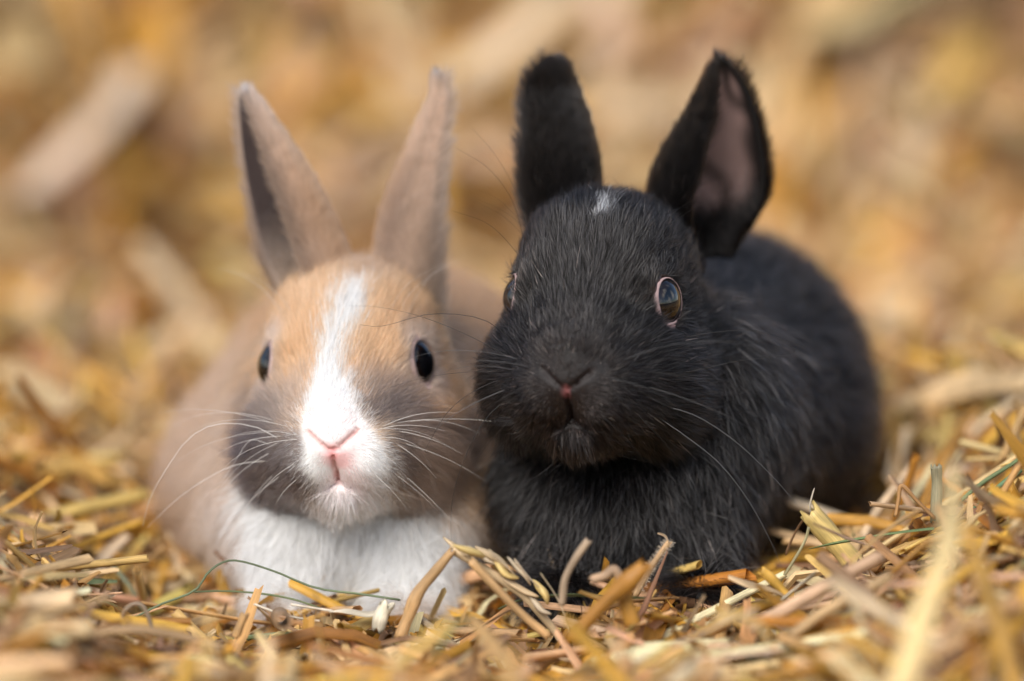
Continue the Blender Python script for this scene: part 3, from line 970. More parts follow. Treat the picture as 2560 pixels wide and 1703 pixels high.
def paint_fawn(P, q, ear, r, skin, u_=None, a_=None):
    bodyf = body_fawn
    n = len(P)
    u, v = PX(P)
    if skin: jw = 0
    else: jw = 1.5
    w = wob(P, 2.2, 21)
    u = u + w[:, 0] * 14 + jw * r.normal(0, 9, n); v = v + w[:, 1] * 14 + jw * r.normal(0, 9, n)
    fawn = np.array([.68, .42, .23]); cream = np.array([.66, .48, .33])
    grey = np.array([.22, .175, .155]); dgrey = np.array([.105, .084, .08]); white = np.array([.77, .765, .76])
    C = np.tile(np.array([.56, .32, .165]), (n, 1))
    onhead = head_sdf(q) < bodyf(P)
    H = np.tile(fawn, (n, 1))
    H = mixc(H, (.46, .32, .23), blob(u, v, 880, 640, 200, 70, .6) * .8)
    H = mixc(H, cream, sst(930, 1080, v) * .75)
    H = mixc(H, (.40, .30, .25), blob(u, v, 700, 1010, 110, 60, .7) * .7)
    H = mixc(H, (.45, .33, .26), blob(u, v, 985, 985, 160, 60, .7) * .8)
    H = mixc(H, dgrey * 1.35, blob(u, v, 965, 1022, 75, 40, .6) * .9)
    H = mixc(H, dgrey * 1.7, blob(u, v, 1060, 1050, 70, 28, .6) * .7)
    H = mixc(H, grey, blob(u, v, 670, 1040, 55, 55, .6) * .8)
    H = mixc(H, dgrey * np.array([1.05, 1.1, 1.25]), blob(u, v, 625, 1180, 165, 125, .3))
    H = mixc(H, (.27, .20, .17), blob(u, v, 1085, 1165, 130, 140, .35) * .9)
    H = mixc(H, dgrey * 1.4, blob(u, v, 975, 1120, 35, 80, .6) * .85)
    H = mixc(H, grey * .9, blob(u, v, 720, 1130, 36, 80, .6) * .8)
    H = mixc(H, dgrey * 1.8, blob(u, v, 720, 1275, 130, 50, .5) * .9)
    H = mixc(H, grey, blob(u, v, 1020, 1280, 130, 50, .5) * .9)
    H = mixc(H, (.70, .38, .16), blob(u, v, 1105, 985, 50, 40, .6) * .7)
    H = mixc(H, (.66, .36, .17), (blob(u, v, 990, 850, 60, 60, .7) + blob(u, v, 745, 860, 50, 60, .7)) * .5)
    # the blaze
    vs = np.array([705, 722, 745, 804, 855, 906, 957, 1008, 1060, 1110, 1160, 1212, 1253, 1290, 1330])
    cx = np.array([890, 886, 872, 848, 833, 831, 831, 836, 838, 842, 846, 862, 864, 862, 862])
    hw = np.array([4, 18, 36, 32, 26, 30, 40, 56, 74, 94, 106, 88, 62, 40, 24])
    dd = np.abs(u - np.interp(v, vs, cx)) - np.interp(v, vs, hw)
    bz = (1 - sst(-12, 12, dd)) * (v > 700) * (q[:, 1] > -1.6)
    H = mixc(H, white, bz)
    pk = blob(u, v, 840, 1085, 50, 55, .8) * .35 + blob(u, v, 835, 1135, 42, 22, .5) * .7 + blob(u, v, 850, 1200, 60, 45, .6) * .35
    H = mixc(H, (.86, .50, .50), np.clip(pk, 0, 1) * bz)
    # rings round the eyes
    a = q.copy(); a[:, 0] = np.abs(a[:, 0]); a2 = a - EYE; ax = a2 @ EYE_AX
    rad = np.linalg.norm(a2 - ax[:, None] * EYE_AX, axis=1)
    H = mixc(H, (.50, .38, .31), (1 - sst(.65, 1.15, rad)) * (ax > -.2) * .8)
    C = np.where(onhead[:, None], H, C)
    # body
    bd = ~onhead
    chest = (P[:, 1] < 6.5) & bd
    cw = blob(u, v, 815, 1420, 370, 260, .18)
    C = np.where(chest[:, None], mixc(np.tile(np.array([.52, .33, .20]), (n, 1)), (.90, .89, .87), cw), C)
    side = bd & (P[:, 0] < -6.2)
    C = np.where(side[:, None], mixc(C, (.58, .41, .30), np.full(n, .7)), C)
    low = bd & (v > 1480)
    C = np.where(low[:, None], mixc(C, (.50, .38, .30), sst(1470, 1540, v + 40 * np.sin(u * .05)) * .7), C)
    if (ear > 0).any():
        e = ear > 0
        E = np.tile(np.array([.52, .385, .30]), (n, 1))
        if u_ is None:
            E[:] = (.30, .21, .18)
        else:
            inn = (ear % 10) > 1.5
            st_ = wob(np.stack([a_ * 1.5, u_ * .8, a_ * .5 + u_], 1), 3.0, 8)[:, 0]
            E = E * (1 + .22 * st_[:, None])
            E = mixc(E, (.44, .40, .40), sst(.86, .98, u_) * 1.0)
            E = mixc(E, (.50, .30, .17), blob(u_, a_, .30, .35, .26, .45, .7) * .75)
            E = mixc(E, (.20, .14, .12), blob(u_, a_, .22, -.1, .16, .28, .7) * .5)
            E = mixc(E, (.12, .10, .10), sst(.75, .95, np.abs(a_)) * .35)
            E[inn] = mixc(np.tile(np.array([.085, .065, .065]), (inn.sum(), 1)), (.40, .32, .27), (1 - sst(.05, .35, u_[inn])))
        C = np.where(e[:, None], E, C)
    if skin:
        aq = q.copy(); aq[:, 0] = np.abs(aq[:, 0])
        ln = np.minimum(line(aq, CLEFT), line(aq, SLIT))
        C = mixc(C, (.70, .43, .41), 1 - sst(.02, .12, ln))
        tip = line(aq, TIP)
        C = mixc(C, (.60, .37, .35), 1 - sst(.02, .06, line(aq, SLIT)))
        C = mixc(C, (.82, .38, .38), 1 - sst(.05, .16, tip))
        C = mixc(C, (.45, .32, .32), (1 - sst(.55, .72, rad)) * (ax > .1))
    else:
        C = C * r.uniform(.72, 1.18, (n, 1))
        if ear.any():
            C = C * (1 + .5 * r.random((n, 1)) ** 3)
    return np.clip(C, .004, .92)


def dir_fawn(P):
    T = np.zeros_like(P)
    ch = sst(7, 3, P[:, 1])
    T[:, 1] = 1.0 * (1 - ch) + .15; T[:, 2] = -.35 - .9 * ch
    T[:, 0] = (P[:, 0] + 3.9) * .1 * ch
    return T


ears_t = [
    Ear([(795, 800, 3.8, 1.05), (764, 690, 3.5, 1.24), (731, 600, 3.4, 1.18), (698, 500, 3.3, 1.02), (661, 400, 3.2, .75),
         (629, 300, 3.1, .44), (615, 262, 3.1, .31), (609, 243, 3.1, .22), (606, 234, 3.1, .08)], -62, 112, 88, nu=48),
    Ear([(1036, 790, 3.9, 1.10), (1040, 660, 3.8, 1.06), (1045, 560, 3.7, .93), (1062, 450, 3.6, .69), (1082, 350, 3.5, .50),
         (1104, 262, 3.4, .31), (1106, 222, 3.4, .28), (1105, 202, 3.4, .20), (1104, 192, 3.4, .07)], 112, 105, 92, nu=48),
]
rab_t, body_t, f_t = build_rabbit(
    'rabbit', 'fawn and grey rabbit with a white blaze and white chest, left of the black one', FR_T, body_fawn,
    (-11, -2.4, -1.9), (4, 17.5, 11.5), ears_t, paint_fawn, True, 130000, 130000, 31, M_FUR_LIGHT, (.0042, .0062), dir_fawn)

# ------------------------------------------------------------------ black rabbit
FR_B = Frame(W(1490, 752, .1), 13, 0.5, 6)


def body_black(p):
    d = ell(p, (2.7, 2.3, 2.2), (2.7, 2.4, 2.7))                    # chest
    d = smin(d, ell(p, (3.9, 4.2, 3.2), (3.0, 3.2, 3.2)), 1.2)       # shoulders
    d = smin(d, ell(p, (4.2, 2.4, 4.3), (1.9, 2.0, 2.0)), 1.0)        # ruff behind the cheek
    d = smin(d, ell(p, (5.1, 9.0, 3.5), (3.4, 5.2, 3.4)), 1.6)       # back
    d = smin(d, ell(p, (6.3, 8.6, 2.2), (2.1, 3.6, 2.6)), 1.2)       # haunch
    d = smin(d, ell(p, (3.0, 9.0, 2.0), (2.2, 3.6, 2.4)), 1.2)
    for x, y in ((1.3, .4), (4.4, .3)):
        d = smin(d, cone(p, (x, y + 1.6, 2.0), (x, y, .2), 1.1, .65), .7)
        d = smin(d, ell(p, (x, y - .5, .0), (.6, 1.0, .45)), .4)
    d = smin(d, ell(p, (6.2, 14.4, 2.2), (1.0, 1.0, 1.0)), .5)
    return d


def paint_black(P, q, ear, r, skin, u_=None, a_=None):
    bodyf = body_black
    n = len(P)
    u, v = PX(P)
    base = np.array([.0072, .0063, .0063])
    C = np.tile(base, (n, 1))
    aq = q.copy(); aq[:, 0] = np.abs(aq[:, 0])
    onhead = head_sdf(q) < bodyf(P)
    mz = np.exp(-(np.linalg.norm(q - np.array([0, 3.0, -1.4]), axis=1) / 1.0) ** 2)
    C = mixc(C, (.016, .010, .009), mz * .8)
    a2 = aq - EYE; ax = a2 @ EYE_AX; rad = np.linalg.norm(a2 - ax[:, None] * EYE_AX, axis=1)
    if (ear > 0).any():
        e = ear > 0
        E = np.tile(base, (n, 1))
        if u_ is not None:
            inn = ((ear % 10) > 1.5)
            inside = (1 - sst(.62, .92, np.abs(a_))) * sst(.12, .3, u_) * (1 - sst(.7, .9, u_))
            inside = inside * (.62 + .38 * np.sin(u_ * 9 + a_ * 5 + wob(P, 3.0, 4)[:, 0] * 2)) * (.35 + .65 * sst(-.9, .1, a_))
            E = np.where(inn[:, None], mixc(E, (.27, .18, .165), inside), E)
        else:
            E[:] = (.04, .028, .026)
        C = np.where(e[:, None], E, C)
    if skin:
        ln = np.minimum(line(aq, CLEFT), line(aq, SLIT))
        C = mixc(C, (.013, .008, .0075), 1 - sst(.04, .12, ln))
        tip = line(aq, TIP)
        C = mixc(C, (.20, .07, .07), 1 - sst(.04, .12, tip))
        C = mixc(C, (.16, .10, .095), (1 - sst(.56, .64, rad)) * (ax > .1))
    else:
        C = C * r.uniform(.6, 1.6, (n, 1))
        # stray pale hairs round the nose and mouth, a few all over
        pal = r.random(n) < (.006 + .06 * mz)
        C[pal] = np.array([.16, .12, .105]) * r.uniform(.5, 1.3, (pal.sum(), 1))
        wp = blob(u + (v - 550) * .15, v, 1502, 556, 17, 38, .35) * (q[:, 1] < .5) * (ear < 1)
        wh = r.random(n) < wp * .8
        C[wh] = np.array([.75, .76, .78])
    return np.clip(C, .004, .92)


def dir_black(P):
    T = np.zeros_like(P)
    ch = sst(6, 2, P[:, 1])
    T[:, 1] = 1.0 * (1 - ch) + .2; T[:, 2] = -.35 - .8 * ch
    T[:, 0] = (P[:, 0] - 2.7) * .12 * ch + .25 * (1 - ch)
    return T


ears_b = [
    Ear([(1425, 620, 2.9, 1.0), (1392, 490, 2.9, 1.18), (1381, 400, 2.9, 1.11), (1374, 310, 3.0, .94), (1364, 245, 3.1, .80),
         (1365, 205, 3.1, .67), (1368, 180, 3.1, .54), (1371, 163, 3.1, .38), (1374, 153, 3.1, .14)], -128, 100, 95, nu=48),
    Ear([(1778, 665, 3.1, .60), (1768, 590, 2.9, 1.24), (1768, 510, 2.8, 1.52), (1790, 420, 2.7, 1.37), (1808, 320, 2.7, .99),
         (1815, 230, 2.7, .60), (1809, 175, 2.7, .27), (1805, 145, 2.7, .08)], 44, 116, 100, nu=44),
]
rab_b, body_b, f_b = build_rabbit(
    'rabbit', 'black rabbit with a small white fleck on its forehead, right of the fawn one', FR_B, body_black,
    (-3, -4.4, -1.2), (10.5, 17, 12), ears_b, paint_black, False, 170000, 150000, 32, M_FUR_BLACK, (.0040, .0060), dir_black, 6.5, M_GUARD_BLACK)

for root, fr, iris in ((rab_t, FR_T, (.008, .004, .003)), (rab_b, FR_B, (.010, .005, .003))):
    for s in (-1, 1):
        lathe_eye('eye', None, fr, s, iris, root, (.002, .002, .003), M_LID if root is rab_t else M_LID_DARK)



# ------------------------------------------------------------------ whiskers
def whiskers(root, fr, f, mats, seed, n, L0, r0):
    r = np.random.default_rng(seed)
    for side in (-1, 1):
        for i in range(n):
            row = i % 4; t = (i // 4) / max(1, (n - 1) // 4)
            q = np.array([side * (.75 + .5 * t + r.normal(0, .05)), 2.75 - .8 * t, -1.05 - .22 * row + r.normal(0, .04)])
            p = fr.back(q)
            for _ in range(4):
                p = p - f(p[None])[0] * grad(f, p[None])[0]
            L = L0 * r.uniform(.55, 1.1) * (.6 + .5 * t) * (1.1 - .12 * row)
            up = .32 - .36 * row + r.normal(0, .12)
            d = unit(np.array([side * 1.0, .35 - .3 * t + r.normal(0, .1), up]))
            d2 = unit(np.array([side * 1.0, -.25 - .3 * t, up - .75 + r.normal(0, .15)]))
            pts = [p]
            for k in range(5):
                w = (k / 4) ** 1.1
                pts.append(pts[-1] + fr.vec(unit(d * (1 - w) + d2 * w)) * L / 5)
            whisker(root, pts, r0 * r.uniform(.7, 1.15), mats[int(r.integers(len(mats)))])
        for i in range(3):          # brow whiskers
            q = np.array([side * (1.15 + .2 * i), .55 - .25 * i, 1.25])
            p = fr.back(q)
            for _ in range(4):
                p = p - f(p[None])[0] * grad(f, p[None])[0]
            d = unit(np.array([side * .5, .3, 1.0])); d2 = unit(np.array([side * 1.1, -.3, .35]))
            pts = [p]
            for k in range(4):
                pts.append(pts[-1] + fr.vec(unit(d * (1 - k / 3) + d2 * k / 3) + r.normal(0, .08, 3)) * r.uniform(.45, .6))
            whisker(root, pts, r0 * .6, mats[-1])


whiskers(rab_t, FR_T, f_t, [M_WHISK_W], 5, 13, 3.1, .0048)
whiskers(rab_b, FR_B, f_b, [M_WHISK_B, M_WHISK_G, M_WHISK_B], 6, 11, 4.2, .0052)
for root, mat, y, r0, pl in (
        (rab_t, M_WHISK_W, -.6, .0075, [(720, 1112), (640, 1068), (545, 1060), (470, 1098), (405, 1190), (372, 1255), (357, 1316)]),
        (rab_t, M_WHISK_W, -.2, .007, [(715, 1150), (600, 1160), (520, 1195), (440, 1250), (368, 1320)]),
        (rab_t, M_WHISK_W, -.4, .006, [(710, 1125), (662, 1107), (624, 1102), (590, 1150), (555, 1205)]),
        (rab_b, M_WHISK_B, -1.8, .009, [(1610, 945), (1720, 930), (1850, 902), (1978, 887)]),
        (rab_b, M_WHISK_B, -1.0, .007, [(1680, 850), (1780, 832), (1880, 826), (1960, 850), (2010, 870)]),
        (rab_b, M_WHISK_G, -2.0, .010, [(1640, 1010), (1740, 1040), (1840, 1105), (1930, 1190), (2000, 1270)]),
        (rab_b, M_WHISK_G, -2.0, .010, [(1640, 1040), (1720, 1095), (1800, 1160), (1870, 1250), (1925, 1350), (1955, 1420)]),
        (rab_b, M_WHISK_B, -.5, .007, [(1330, 700), (1290, 630), (1220, 560), (1130, 527)]),
        (rab_b, M_WHISK_B, .5, .007, [(1310, 600), (1280, 500), (1220, 420), (1140, 370)]),
        (rab_b, M_WHISK_B, .8, .006, [(1315, 560), (1290, 480), (1240, 390), (1180, 320)]),
        (rab_b, M_WHISK_B, -1.2, .009, [(1300, 870), (1210, 800), (1080, 785), (960, 815), (900, 812)]),
        (rab_b, M_WHISK_B, -1.6, .010, [(1310, 930), (1200, 970), (1120, 1030), (1060, 1130)]),
        (rab_b, M_WHISK_B, -1.6, .010, [(1300, 980), (1220, 1040), (1160, 1150), (1130, 1260), (1128, 1370)])):
    whisker(root, [W(px, py, y) for px, py in pl], r0, mat)


# ------------------------------------------------------------------ single straws one can pick out
SR = np.random.default_rng(77)
CREAM, TAN, GOLD, AMBER, BROWN = (.70, .52, .31), (.58, .36, .17), (.62, .36, .07), (.42, .19, .030), (.26, .15, .08)
PALE, YELLOW, GREEN, GREYGREEN, WHITE = (.74, .60, .42), (.76, .56, .22), (.19, .25, .11), (.27, .30, .20), (.80, .72, .58)


def on_ground(px, py, h=.6, y0=-22.0):
    """nearest point on the line of sight through px, py that lies h above the ground"""
    for y in np.arange(y0, 90, .25):
        p = W(px, py, y)
        if p[2] < terrain(p[0], p[1]) + h:
            return p
    return p


def path(pl, y):
    out = []
    for k, q in enumerate(pl):
        if y is None: out.append(on_ground(q[0], q[1], q[2] if len(q) > 2 else .6))
        else:
            yy = q[2] if len(q) > 2 else (y if np.isscalar(y) else y[0] + (y[1] - y[0]) * k / (len(pl) - 1))
            out.append(W(q[0], q[1], yy))
    return np.array(out)


def straw(name, label, pl, y, r, col, kind='tube', cat='straw', group='single straws in the bedding', parent=None, prof=None, n=26, split=.5):
    P = catmull(path(pl, y), n)
    s = np.linspace(0, 1, n)
    P = P + wob(P, .8, int(SR.integers(1e6))) * r * .12
    R = r * (1 + .05 * np.sin(s * 9 + SR.uniform(0, 6)))
    if prof is not None: R = R * np.interp(s, np.linspace(0, 1, len(prof)), prof)
    m = 14
    if kind == 'flat':          # flattened straw lying against the slope behind
        T = unit(np.gradient(P, axis=0)); nd = unit(np.array([-.2, -.75, .65]) - T * (T @ np.array([-.2, -.75, .65]))[:, None]); wd = np.cross(T, nd)
        an = np.linspace(0, 2 * np.pi, m, endpoint=False)
        V = (P[:, None] + R[:, None, None] * (np.cos(an)[None, :, None] * wd[:, None] - .22 * np.sin(an)[None, :, None] * nd[:, None])).reshape(-1, 3)
        _, F, tx = tube(P, R, m, cap=True)
    elif kind == 'tube':
        Vo, F, tx = tube(P, R, m); Vi, _, _ = tube(P, R * .72, m)
        rag = SR.uniform(-1, 1, m) * r * split * 1.3; T = unit(np.gradient(P, axis=0))
        for A in (Vo, Vi):
            A[:m] -= T[0] * rag[:, None]; A[-m:] += T[-1] * np.roll(rag, 4)[:, None]
        N = len(Vo)
        F2 = [tuple(N + i for i in f[::-1]) for f in F]
        F3 = [(j, N + j, N + (j + 1) % m, (j + 1) % m) for j in range(m)]
        e = (n - 1) * m
        F3 += [(e + j, e + (j + 1) % m, N + e + (j + 1) % m, N + e + j) for j in range(m)]
        V = np.vstack([Vo, Vi]); F = F + F2 + F3; tx = np.vstack([tx, tx])
    else:
        if prof is None: R = R * np.interp(s, [0, .08, .5, .9, 1], [.55, .95, 1, .8, .2])
        V, F, tx = tube(P, R, m, squash=.14, cap=True)
        # blade: fold along the midrib and twist a little
        T = unit(np.gradient(P, axis=0)); c = V.reshape(n, m, 3) - P[:, None]
        tw = SR.uniform(-.7, .7) * s + SR.uniform(-.5, .5)
        Nn = np.cross(T, c[:, m // 4]); Nn = unit(Nn)
        w_ = np.linalg.norm(c, axis=-1, keepdims=True)
        c = c + Nn[:, None] * (w_ ** 2 / np.maximum(R[:, None, None], 1e-4)) * .35
        ca, sa = np.cos(tw)[:, None, None], np.sin(tw)[:, None, None]
        c = c * ca + np.cross(T[:, None], c) * sa + T[:, None] * np.sum(c * T[:, None], -1, keepdims=True) * (1 - ca)
        V = (P[:, None] + c).reshape(-1, 3)
    tx = tx + SR.uniform(0, 40, 3)
    cc = np.tile(np.array(col), (len(V), 1))
    tt = np.tile(np.repeat(s, m), len(V) // (n * m))[:, None]
    cc = cc * (1 + .16 * np.sin(tt * SR.uniform(3, 8) + SR.uniform(0, 6))) * np.array([1, 1 - .03 * SR.random(), 1 - .1 * SR.random()])
    o = mesh_obj(name, V, F, M_STRAW if kind == 'tube' else M_STRAW_BLADE, parent, attrs={'col': ('FLOAT_COLOR', cc), 'tex': ('FLOAT_VECTOR', tx)})
    if parent is None:
        tag(o, label, cat, group)
    return o


def thing(name, label, cat, loc, group=None):
    o = bpy.data.objects.new(name, None); COL.objects.link(o)
    tag(o, label, cat, group)
    return o


# the broken wheat ear between the two rabbits: stem, husks, awns
we = thing('wheat_ear', 'broken pale wheat ear leaning up between the two rabbits', 'wheat ear', None)
straw('stem', None, [(1128, 1378), (1150, 1386), (1240, 1440), (1310, 1490), (1372, 1560), (1420, 1625)], -3.2, .10, CREAM, parent=we)
spine = catmull(path([(1165, 1384), (1240, 1408), (1310, 1452), (1365, 1510), (1395, 1560)], -3.4), 60)
for i in range(9):
    b = spine[3 + i * 6]; t = unit(spine[min(59, 8 + i * 6)] - b + SR.normal(0, .09, 3))
    sd = np.cross(t, np.array([0, 1, 0])) * (1 if i % 2 else -1)
    L = SR.uniform(.75, 1.05); fy = np.array([0, -.10 if i % 3 else .08, 0]); jz = SR.normal(0, .03, 3)
    pts = np.array([b + sd * .03, b + sd * .13 - t * L * .3 + fy, b + sd * .16 - t * L * .65 + fy + jz, b + sd * .20 - t * L + fy + jz * 2])
    Pp = catmull(pts, 12); ss = np.linspace(0, 1, 12)
    V, F, tx = tube(Pp, SR.uniform(.08, .15) * np.sin(np.pi * np.clip(ss * .95 + .04, 0, .99)) ** .75 + .008, 9, squash=.6, cap=True)
    cc = np.tile(np.array([CREAM, YELLOW, PALE][i % 3]) * SR.uniform(.9, 1.1), (len(V), 1))
    mesh_obj('husk', V, F, M_STRAW, we, attrs={'col': ('FLOAT_COLOR', cc), 'tex': ('FLOAT_VECTOR', tx + i)})
for pl in ([(1222, 1372), (1260, 1408), (1290, 1440)], [(1286, 1396), (1320, 1440), (1350, 1470)], [(1352, 1432), (1385, 1480), (1410, 1530), (1425, 1590)]):
    straw('awn', None, pl, -3.6, .06, PALE, 'blade', parent=we, n=14)

straw('straw', 'thin tan straw propped up in front of the white chest, kinked at its joint', [(1130, 1376), (1085, 1430), (1045, 1480), (1020, 1540), (1000, 1590)], -3.4, .12, TAN, prof=[.8, 1, 1, 1.45, 1.1, 1.2])
straw('straw', 'narrow straw running steeply down beneath the wheat ear', [(1180, 1405), (1240, 1470), (1310, 1540), (1370, 1590)], -3.9, .10, TAN)
straw('straw_stub', 'slim curved stub standing before the black chest', [(1470, 1352), (1436, 1400), (1412, 1450), (1405, 1510)], -4.4, .085, (.46, .34, .23))
hs = thing('hairy_straw', 'fuzzy upright stem with a curled tip in front of the black chest', 'straw', None)
straw('stem', None, [(1588, 1488), (1620, 1430), (1648, 1388), (1672, 1356)], -2.2, .085, (.55, .36, .20), parent=hs, prof=[1, .95, .85, .8])
straw('tip', None, [(1672, 1358), (1666, 1342), (1655, 1335), (1643, 1333)], -2.2, .05, PALE, 'blade', parent=hs, n=12)
_sp = catmull(path([(1596, 1474), (1620, 1430), (1648, 1388), (1672, 1356)], -2.2), 40)
fz = []
for i in range(520):
    b = _sp[SR.integers(40)] ; d = unit(SR.normal(0, 1, 3)); t = unit(_sp[-1] - _sp[0]); d = unit(d - t * (d @ t) + t * .35)
    b = b + d * .06; L = SR.uniform(.05, .13)
    fz.append([b, b + d * L * .5, b + d * L + np.array([0, 0, -.01])])
fz = np.array(fz)
curves_obj('fuzz', fz, np.full((len(fz), 3), .0035), np.tile(np.array([.72, .60, .45]), (len(fz), 1)), M_FUR_LIGHT, hs)

straw('green_grass', 'narrow green blade lying across under the black chest', [(1245, 1522), (1300, 1500), (1400, 1487), (1510, 1490), (1625, 1496)], -3.0, .075, GREEN, 'blade', 'grass blade', 'green blades in the straw')
straw('green_grass', 'green striped blade bridging to the pale cut straw beside the black rabbit', [(2020, 1372), (2080, 1358), (2150, 1346), (2240, 1332), (2335, 1320)], -2.0, .12, (.19, .27, .11), 'blade', 'grass blade', 'green blades in the straw', prof=[.2, .8, 1, 1, 1])
straw('green_grass', 'blurred green blade in the very front, rising to the right', [(1045, 1700), (1090, 1640), (1140, 1570), (1185, 1535)], -9.5, .13, (.25, .32, .14), 'blade', 'grass blade', 'green blades in the straw')
straw('green_grass', 'soft grey-green blade lying flat behind the left edge straws', [(90, 1440), (160, 1436), (215, 1428), (268, 1412)], 5.0, .14, (.28, .34, .22), 'blade', 'grass blade', 'green blades in the straw')
straw('green_grass', 'grey-green blade sloping down beside the fawn rabbit', [(283, 1412), (325, 1462), (358, 1520), (385, 1580)], 1.5, .11, GREYGREEN, 'blade', 'grass blade', 'green blades in the straw')
straw('green_grass', 'short bent green sprig among the straws at the left', [(243, 1503), (285, 1512), (312, 1540), (335, 1565)], -3.5, .045, GREEN, 'blade', 'grass blade', 'green blades in the straw')
straw('green_grass', 'thin green stem arching over the white chest', [(330, 1548), (400, 1512), (485, 1478), (520, 1432), (560, 1405), (605, 1404), (690, 1430), (790, 1470), (900, 1485), (1000, 1500)], -1.8, .026, (.20, .25, .15), cat='grass stem', group='green blades in the straw')
straw('green_grass', 'thin green stem running level below the arched one', [(485, 1480), (560, 1478), (650, 1484), (730, 1498), (800, 1520)], -1.6, .024, (.17, .21, .10), cat='grass stem', group='green blades in the straw')
straw('green_grass', 'upper of two green stems slanting up at the right edge', [(2405, 1250), (2460, 1205), (2530, 1160), (2600, 1112)], -1.0, .050, GREEN, cat='grass stem', group='green blades in the straw')
straw('green_grass', 'lower of two green stems slanting up at the right edge', [(2430, 1275), (2480, 1230), (2535, 1188), (2600, 1130)], -1.2, .055, (.14, .24, .13), cat='grass stem', group='green blades in the straw', prof=[.7, .8, 1.4, .9])
straw('amber_straw', 'thick amber stalk with a knobby joint leaning up before the black chest', [(1430, 1600), (1500, 1520), (1560, 1465), (1612, 1415)], -6.0, .17, AMBER, prof=[1, 1, 1.1, 1.3, .9])
straw('amber_straw', 'short amber stub standing upright in front of the black chest', [(1580, 1560), (1562, 1500), (1548, 1448)], -5.6, .18, (.48, .24, .045))
straw('curled_straw', 'curled brown straw end just above the amber stalk', [(1480, 1450), (1512, 1440), (1535, 1425), (1550, 1450), (1552, 1490)], -4.6, .11, (.50, .33, .20))
straw('straw_stub', 'fat yellow straw with a torn cut end leaning on the black flank', [(2032, 1282), (2065, 1322), (2105, 1370), (2140, 1412)], -1.4, .26, YELLOW, split=1.0)
straw('torn_sliver', 'pale torn sliver sticking up from the fat yellow straw', [(2030, 1290), (2026, 1262), (2036, 1220)], -1.4, .045, WHITE, 'blade', n=12)
straw('curled_straw', 'curled brown dry leaf against the black flank', [(1965, 1390), (1985, 1340), (2010, 1300), (2030, 1290)], -1.0, .10, (.34, .20, .11), 'blade')
straw('thin_straw', 'thin bent stem tipped with a seed below the black flank', [(2022, 1318), (2012, 1352), (1985, 1400), (1950, 1455)], -1.8, .035, (.40, .36, .20))
straw('straw', 'broad tan straw rising right from the black flank to the pale front straw', [(2120, 1405), (2190, 1345), (2250, 1300), (2300, 1272)], -4.8, .17, (.58, .37, .17), 'blade', prof=[.5, 1, 1, .9])
straw('straw', 'long pinkish straw slanting across the right foreground', [(1880, 1570), (1990, 1508), (2090, 1450), (2200, 1392)], -5.6, .16, (.62, .40, .24))
straw('straw', 'second long straw below and parallel to the pinkish one', [(1975, 1590), (2060, 1530), (2150, 1482), (2230, 1440)], -7.0, .13, (.55, .36, .18))
straw('straw_sliver', 'flat pale sliver with a pointed white edge right of the black chest', [(1950, 1500), (1995, 1465), (2040, 1430)], -4.0, .10, WHITE, 'blade')
straw('straw_stub', 'small yellow stub poking out between the chaff and black flank', [(1905, 1428), (1935, 1455), (1965, 1490)], -3.4, .12, GOLD)
straw('crumpled_chaff', 'crumpled beige husk heaped at the right foot of the black rabbit', [(1820, 1440), (1870, 1455), (1930, 1470), (1985, 1500)], -3.6, .26, (.66, .47, .27), 'blade', prof=[.5, 1, .8, .3])
straw('straw_stub', 'grey-green hollow stub standing upright near the right mound', [(2342, 1168), (2344, 1220), (2340, 1300)], -1.6, .13, (.33, .30, .20))
straw('bent_straw', 'thin brown stem bent into a sharp peak right of the black rabbit', [(2238, 1290), (2246, 1250), (2254, 1214), (2290, 1250), (2335, 1295)], -1.8, .05, (.42, .23, .10))
straw('amber_straw', 'dark amber blade leaning up to the right behind the mound', [(2310, 1270), (2345, 1180), (2395, 1090), (2450, 1010)], (1.0, 7.0), .17, (.48, .24, .045), 'blade')
straw('thin_straw', 'small upright brown stem near the right edge in the blur', [(2505, 1115), (2510, 1075), (2518, 1028)], 5.0, .07, (.30, .19, .10))
straw('golden_straw', 'thick glossy golden stalk entering at the right edge', [(2512, 1228), (2545, 1300), (2600, 1400)], -1.4, .28, (.64, .32, .035), split=.9)
straw('pale_straw', 'large blurred pale yellow straw standing tall in the right front', [(2385, 1150), (2375, 1300), (2330, 1470), (2240, 1760)], (-13.0, -18.0), .27, (.80, .62, .30), 'blade', prof=[.35, .8, 1, 1.1])
straw('golden_straw', 'large blurred golden straw leaning left beside the pale yellow one', [(2420, 1310), (2465, 1440), (2510, 1580), (2560, 1760)], (-11.0, -15.0), .30, (.66, .38, .09), 'blade', prof=[.5, 1, 1, 1.1])
straw('golden_straw', 'wide blurred amber stalk in the bottom right corner', [(2600, 1450), (2540, 1540), (2480, 1640), (2400, 1760)], (-10.0, -13.0), .30, (.60, .33, .05))
straw('white_chaff', 'white crumpled chaff lying on the front straws below the white chest', [(825, 1530), (870, 1525), (925, 1532), (965, 1520)], -3.0, .20, WHITE, 'blade', prof=[.3, 1, .9, .6], cat='chaff')
straw('chaff_knob', 'bleached knob of husk at the right end of the white chaff', [(948, 1570), (955, 1540), (970, 1512)], -3.2, .17, (.84, .76, .62), 'tube', cat='chaff')
straw('straw_bristle', 'long pale bristle reaching left from the white chaff', [(635, 1511), (700, 1535), (760, 1548), (800, 1553)], -3.0, .03, WHITE, cat='bristle')
straw('straw_bristle', 'shorter pale bristle above the long one on the white chaff', [(728, 1512), (780, 1520), (832, 1528)], -3.0, .03, WHITE, cat='bristle')
straw('straw_stub', 'brown hollow straw with its round dark end facing out below the white chest', [(705, 1556, -6.6), (702, 1545, -4.6), (700, 1540, -3.0)], -4, .20, (.36, .22, .13), split=.2)
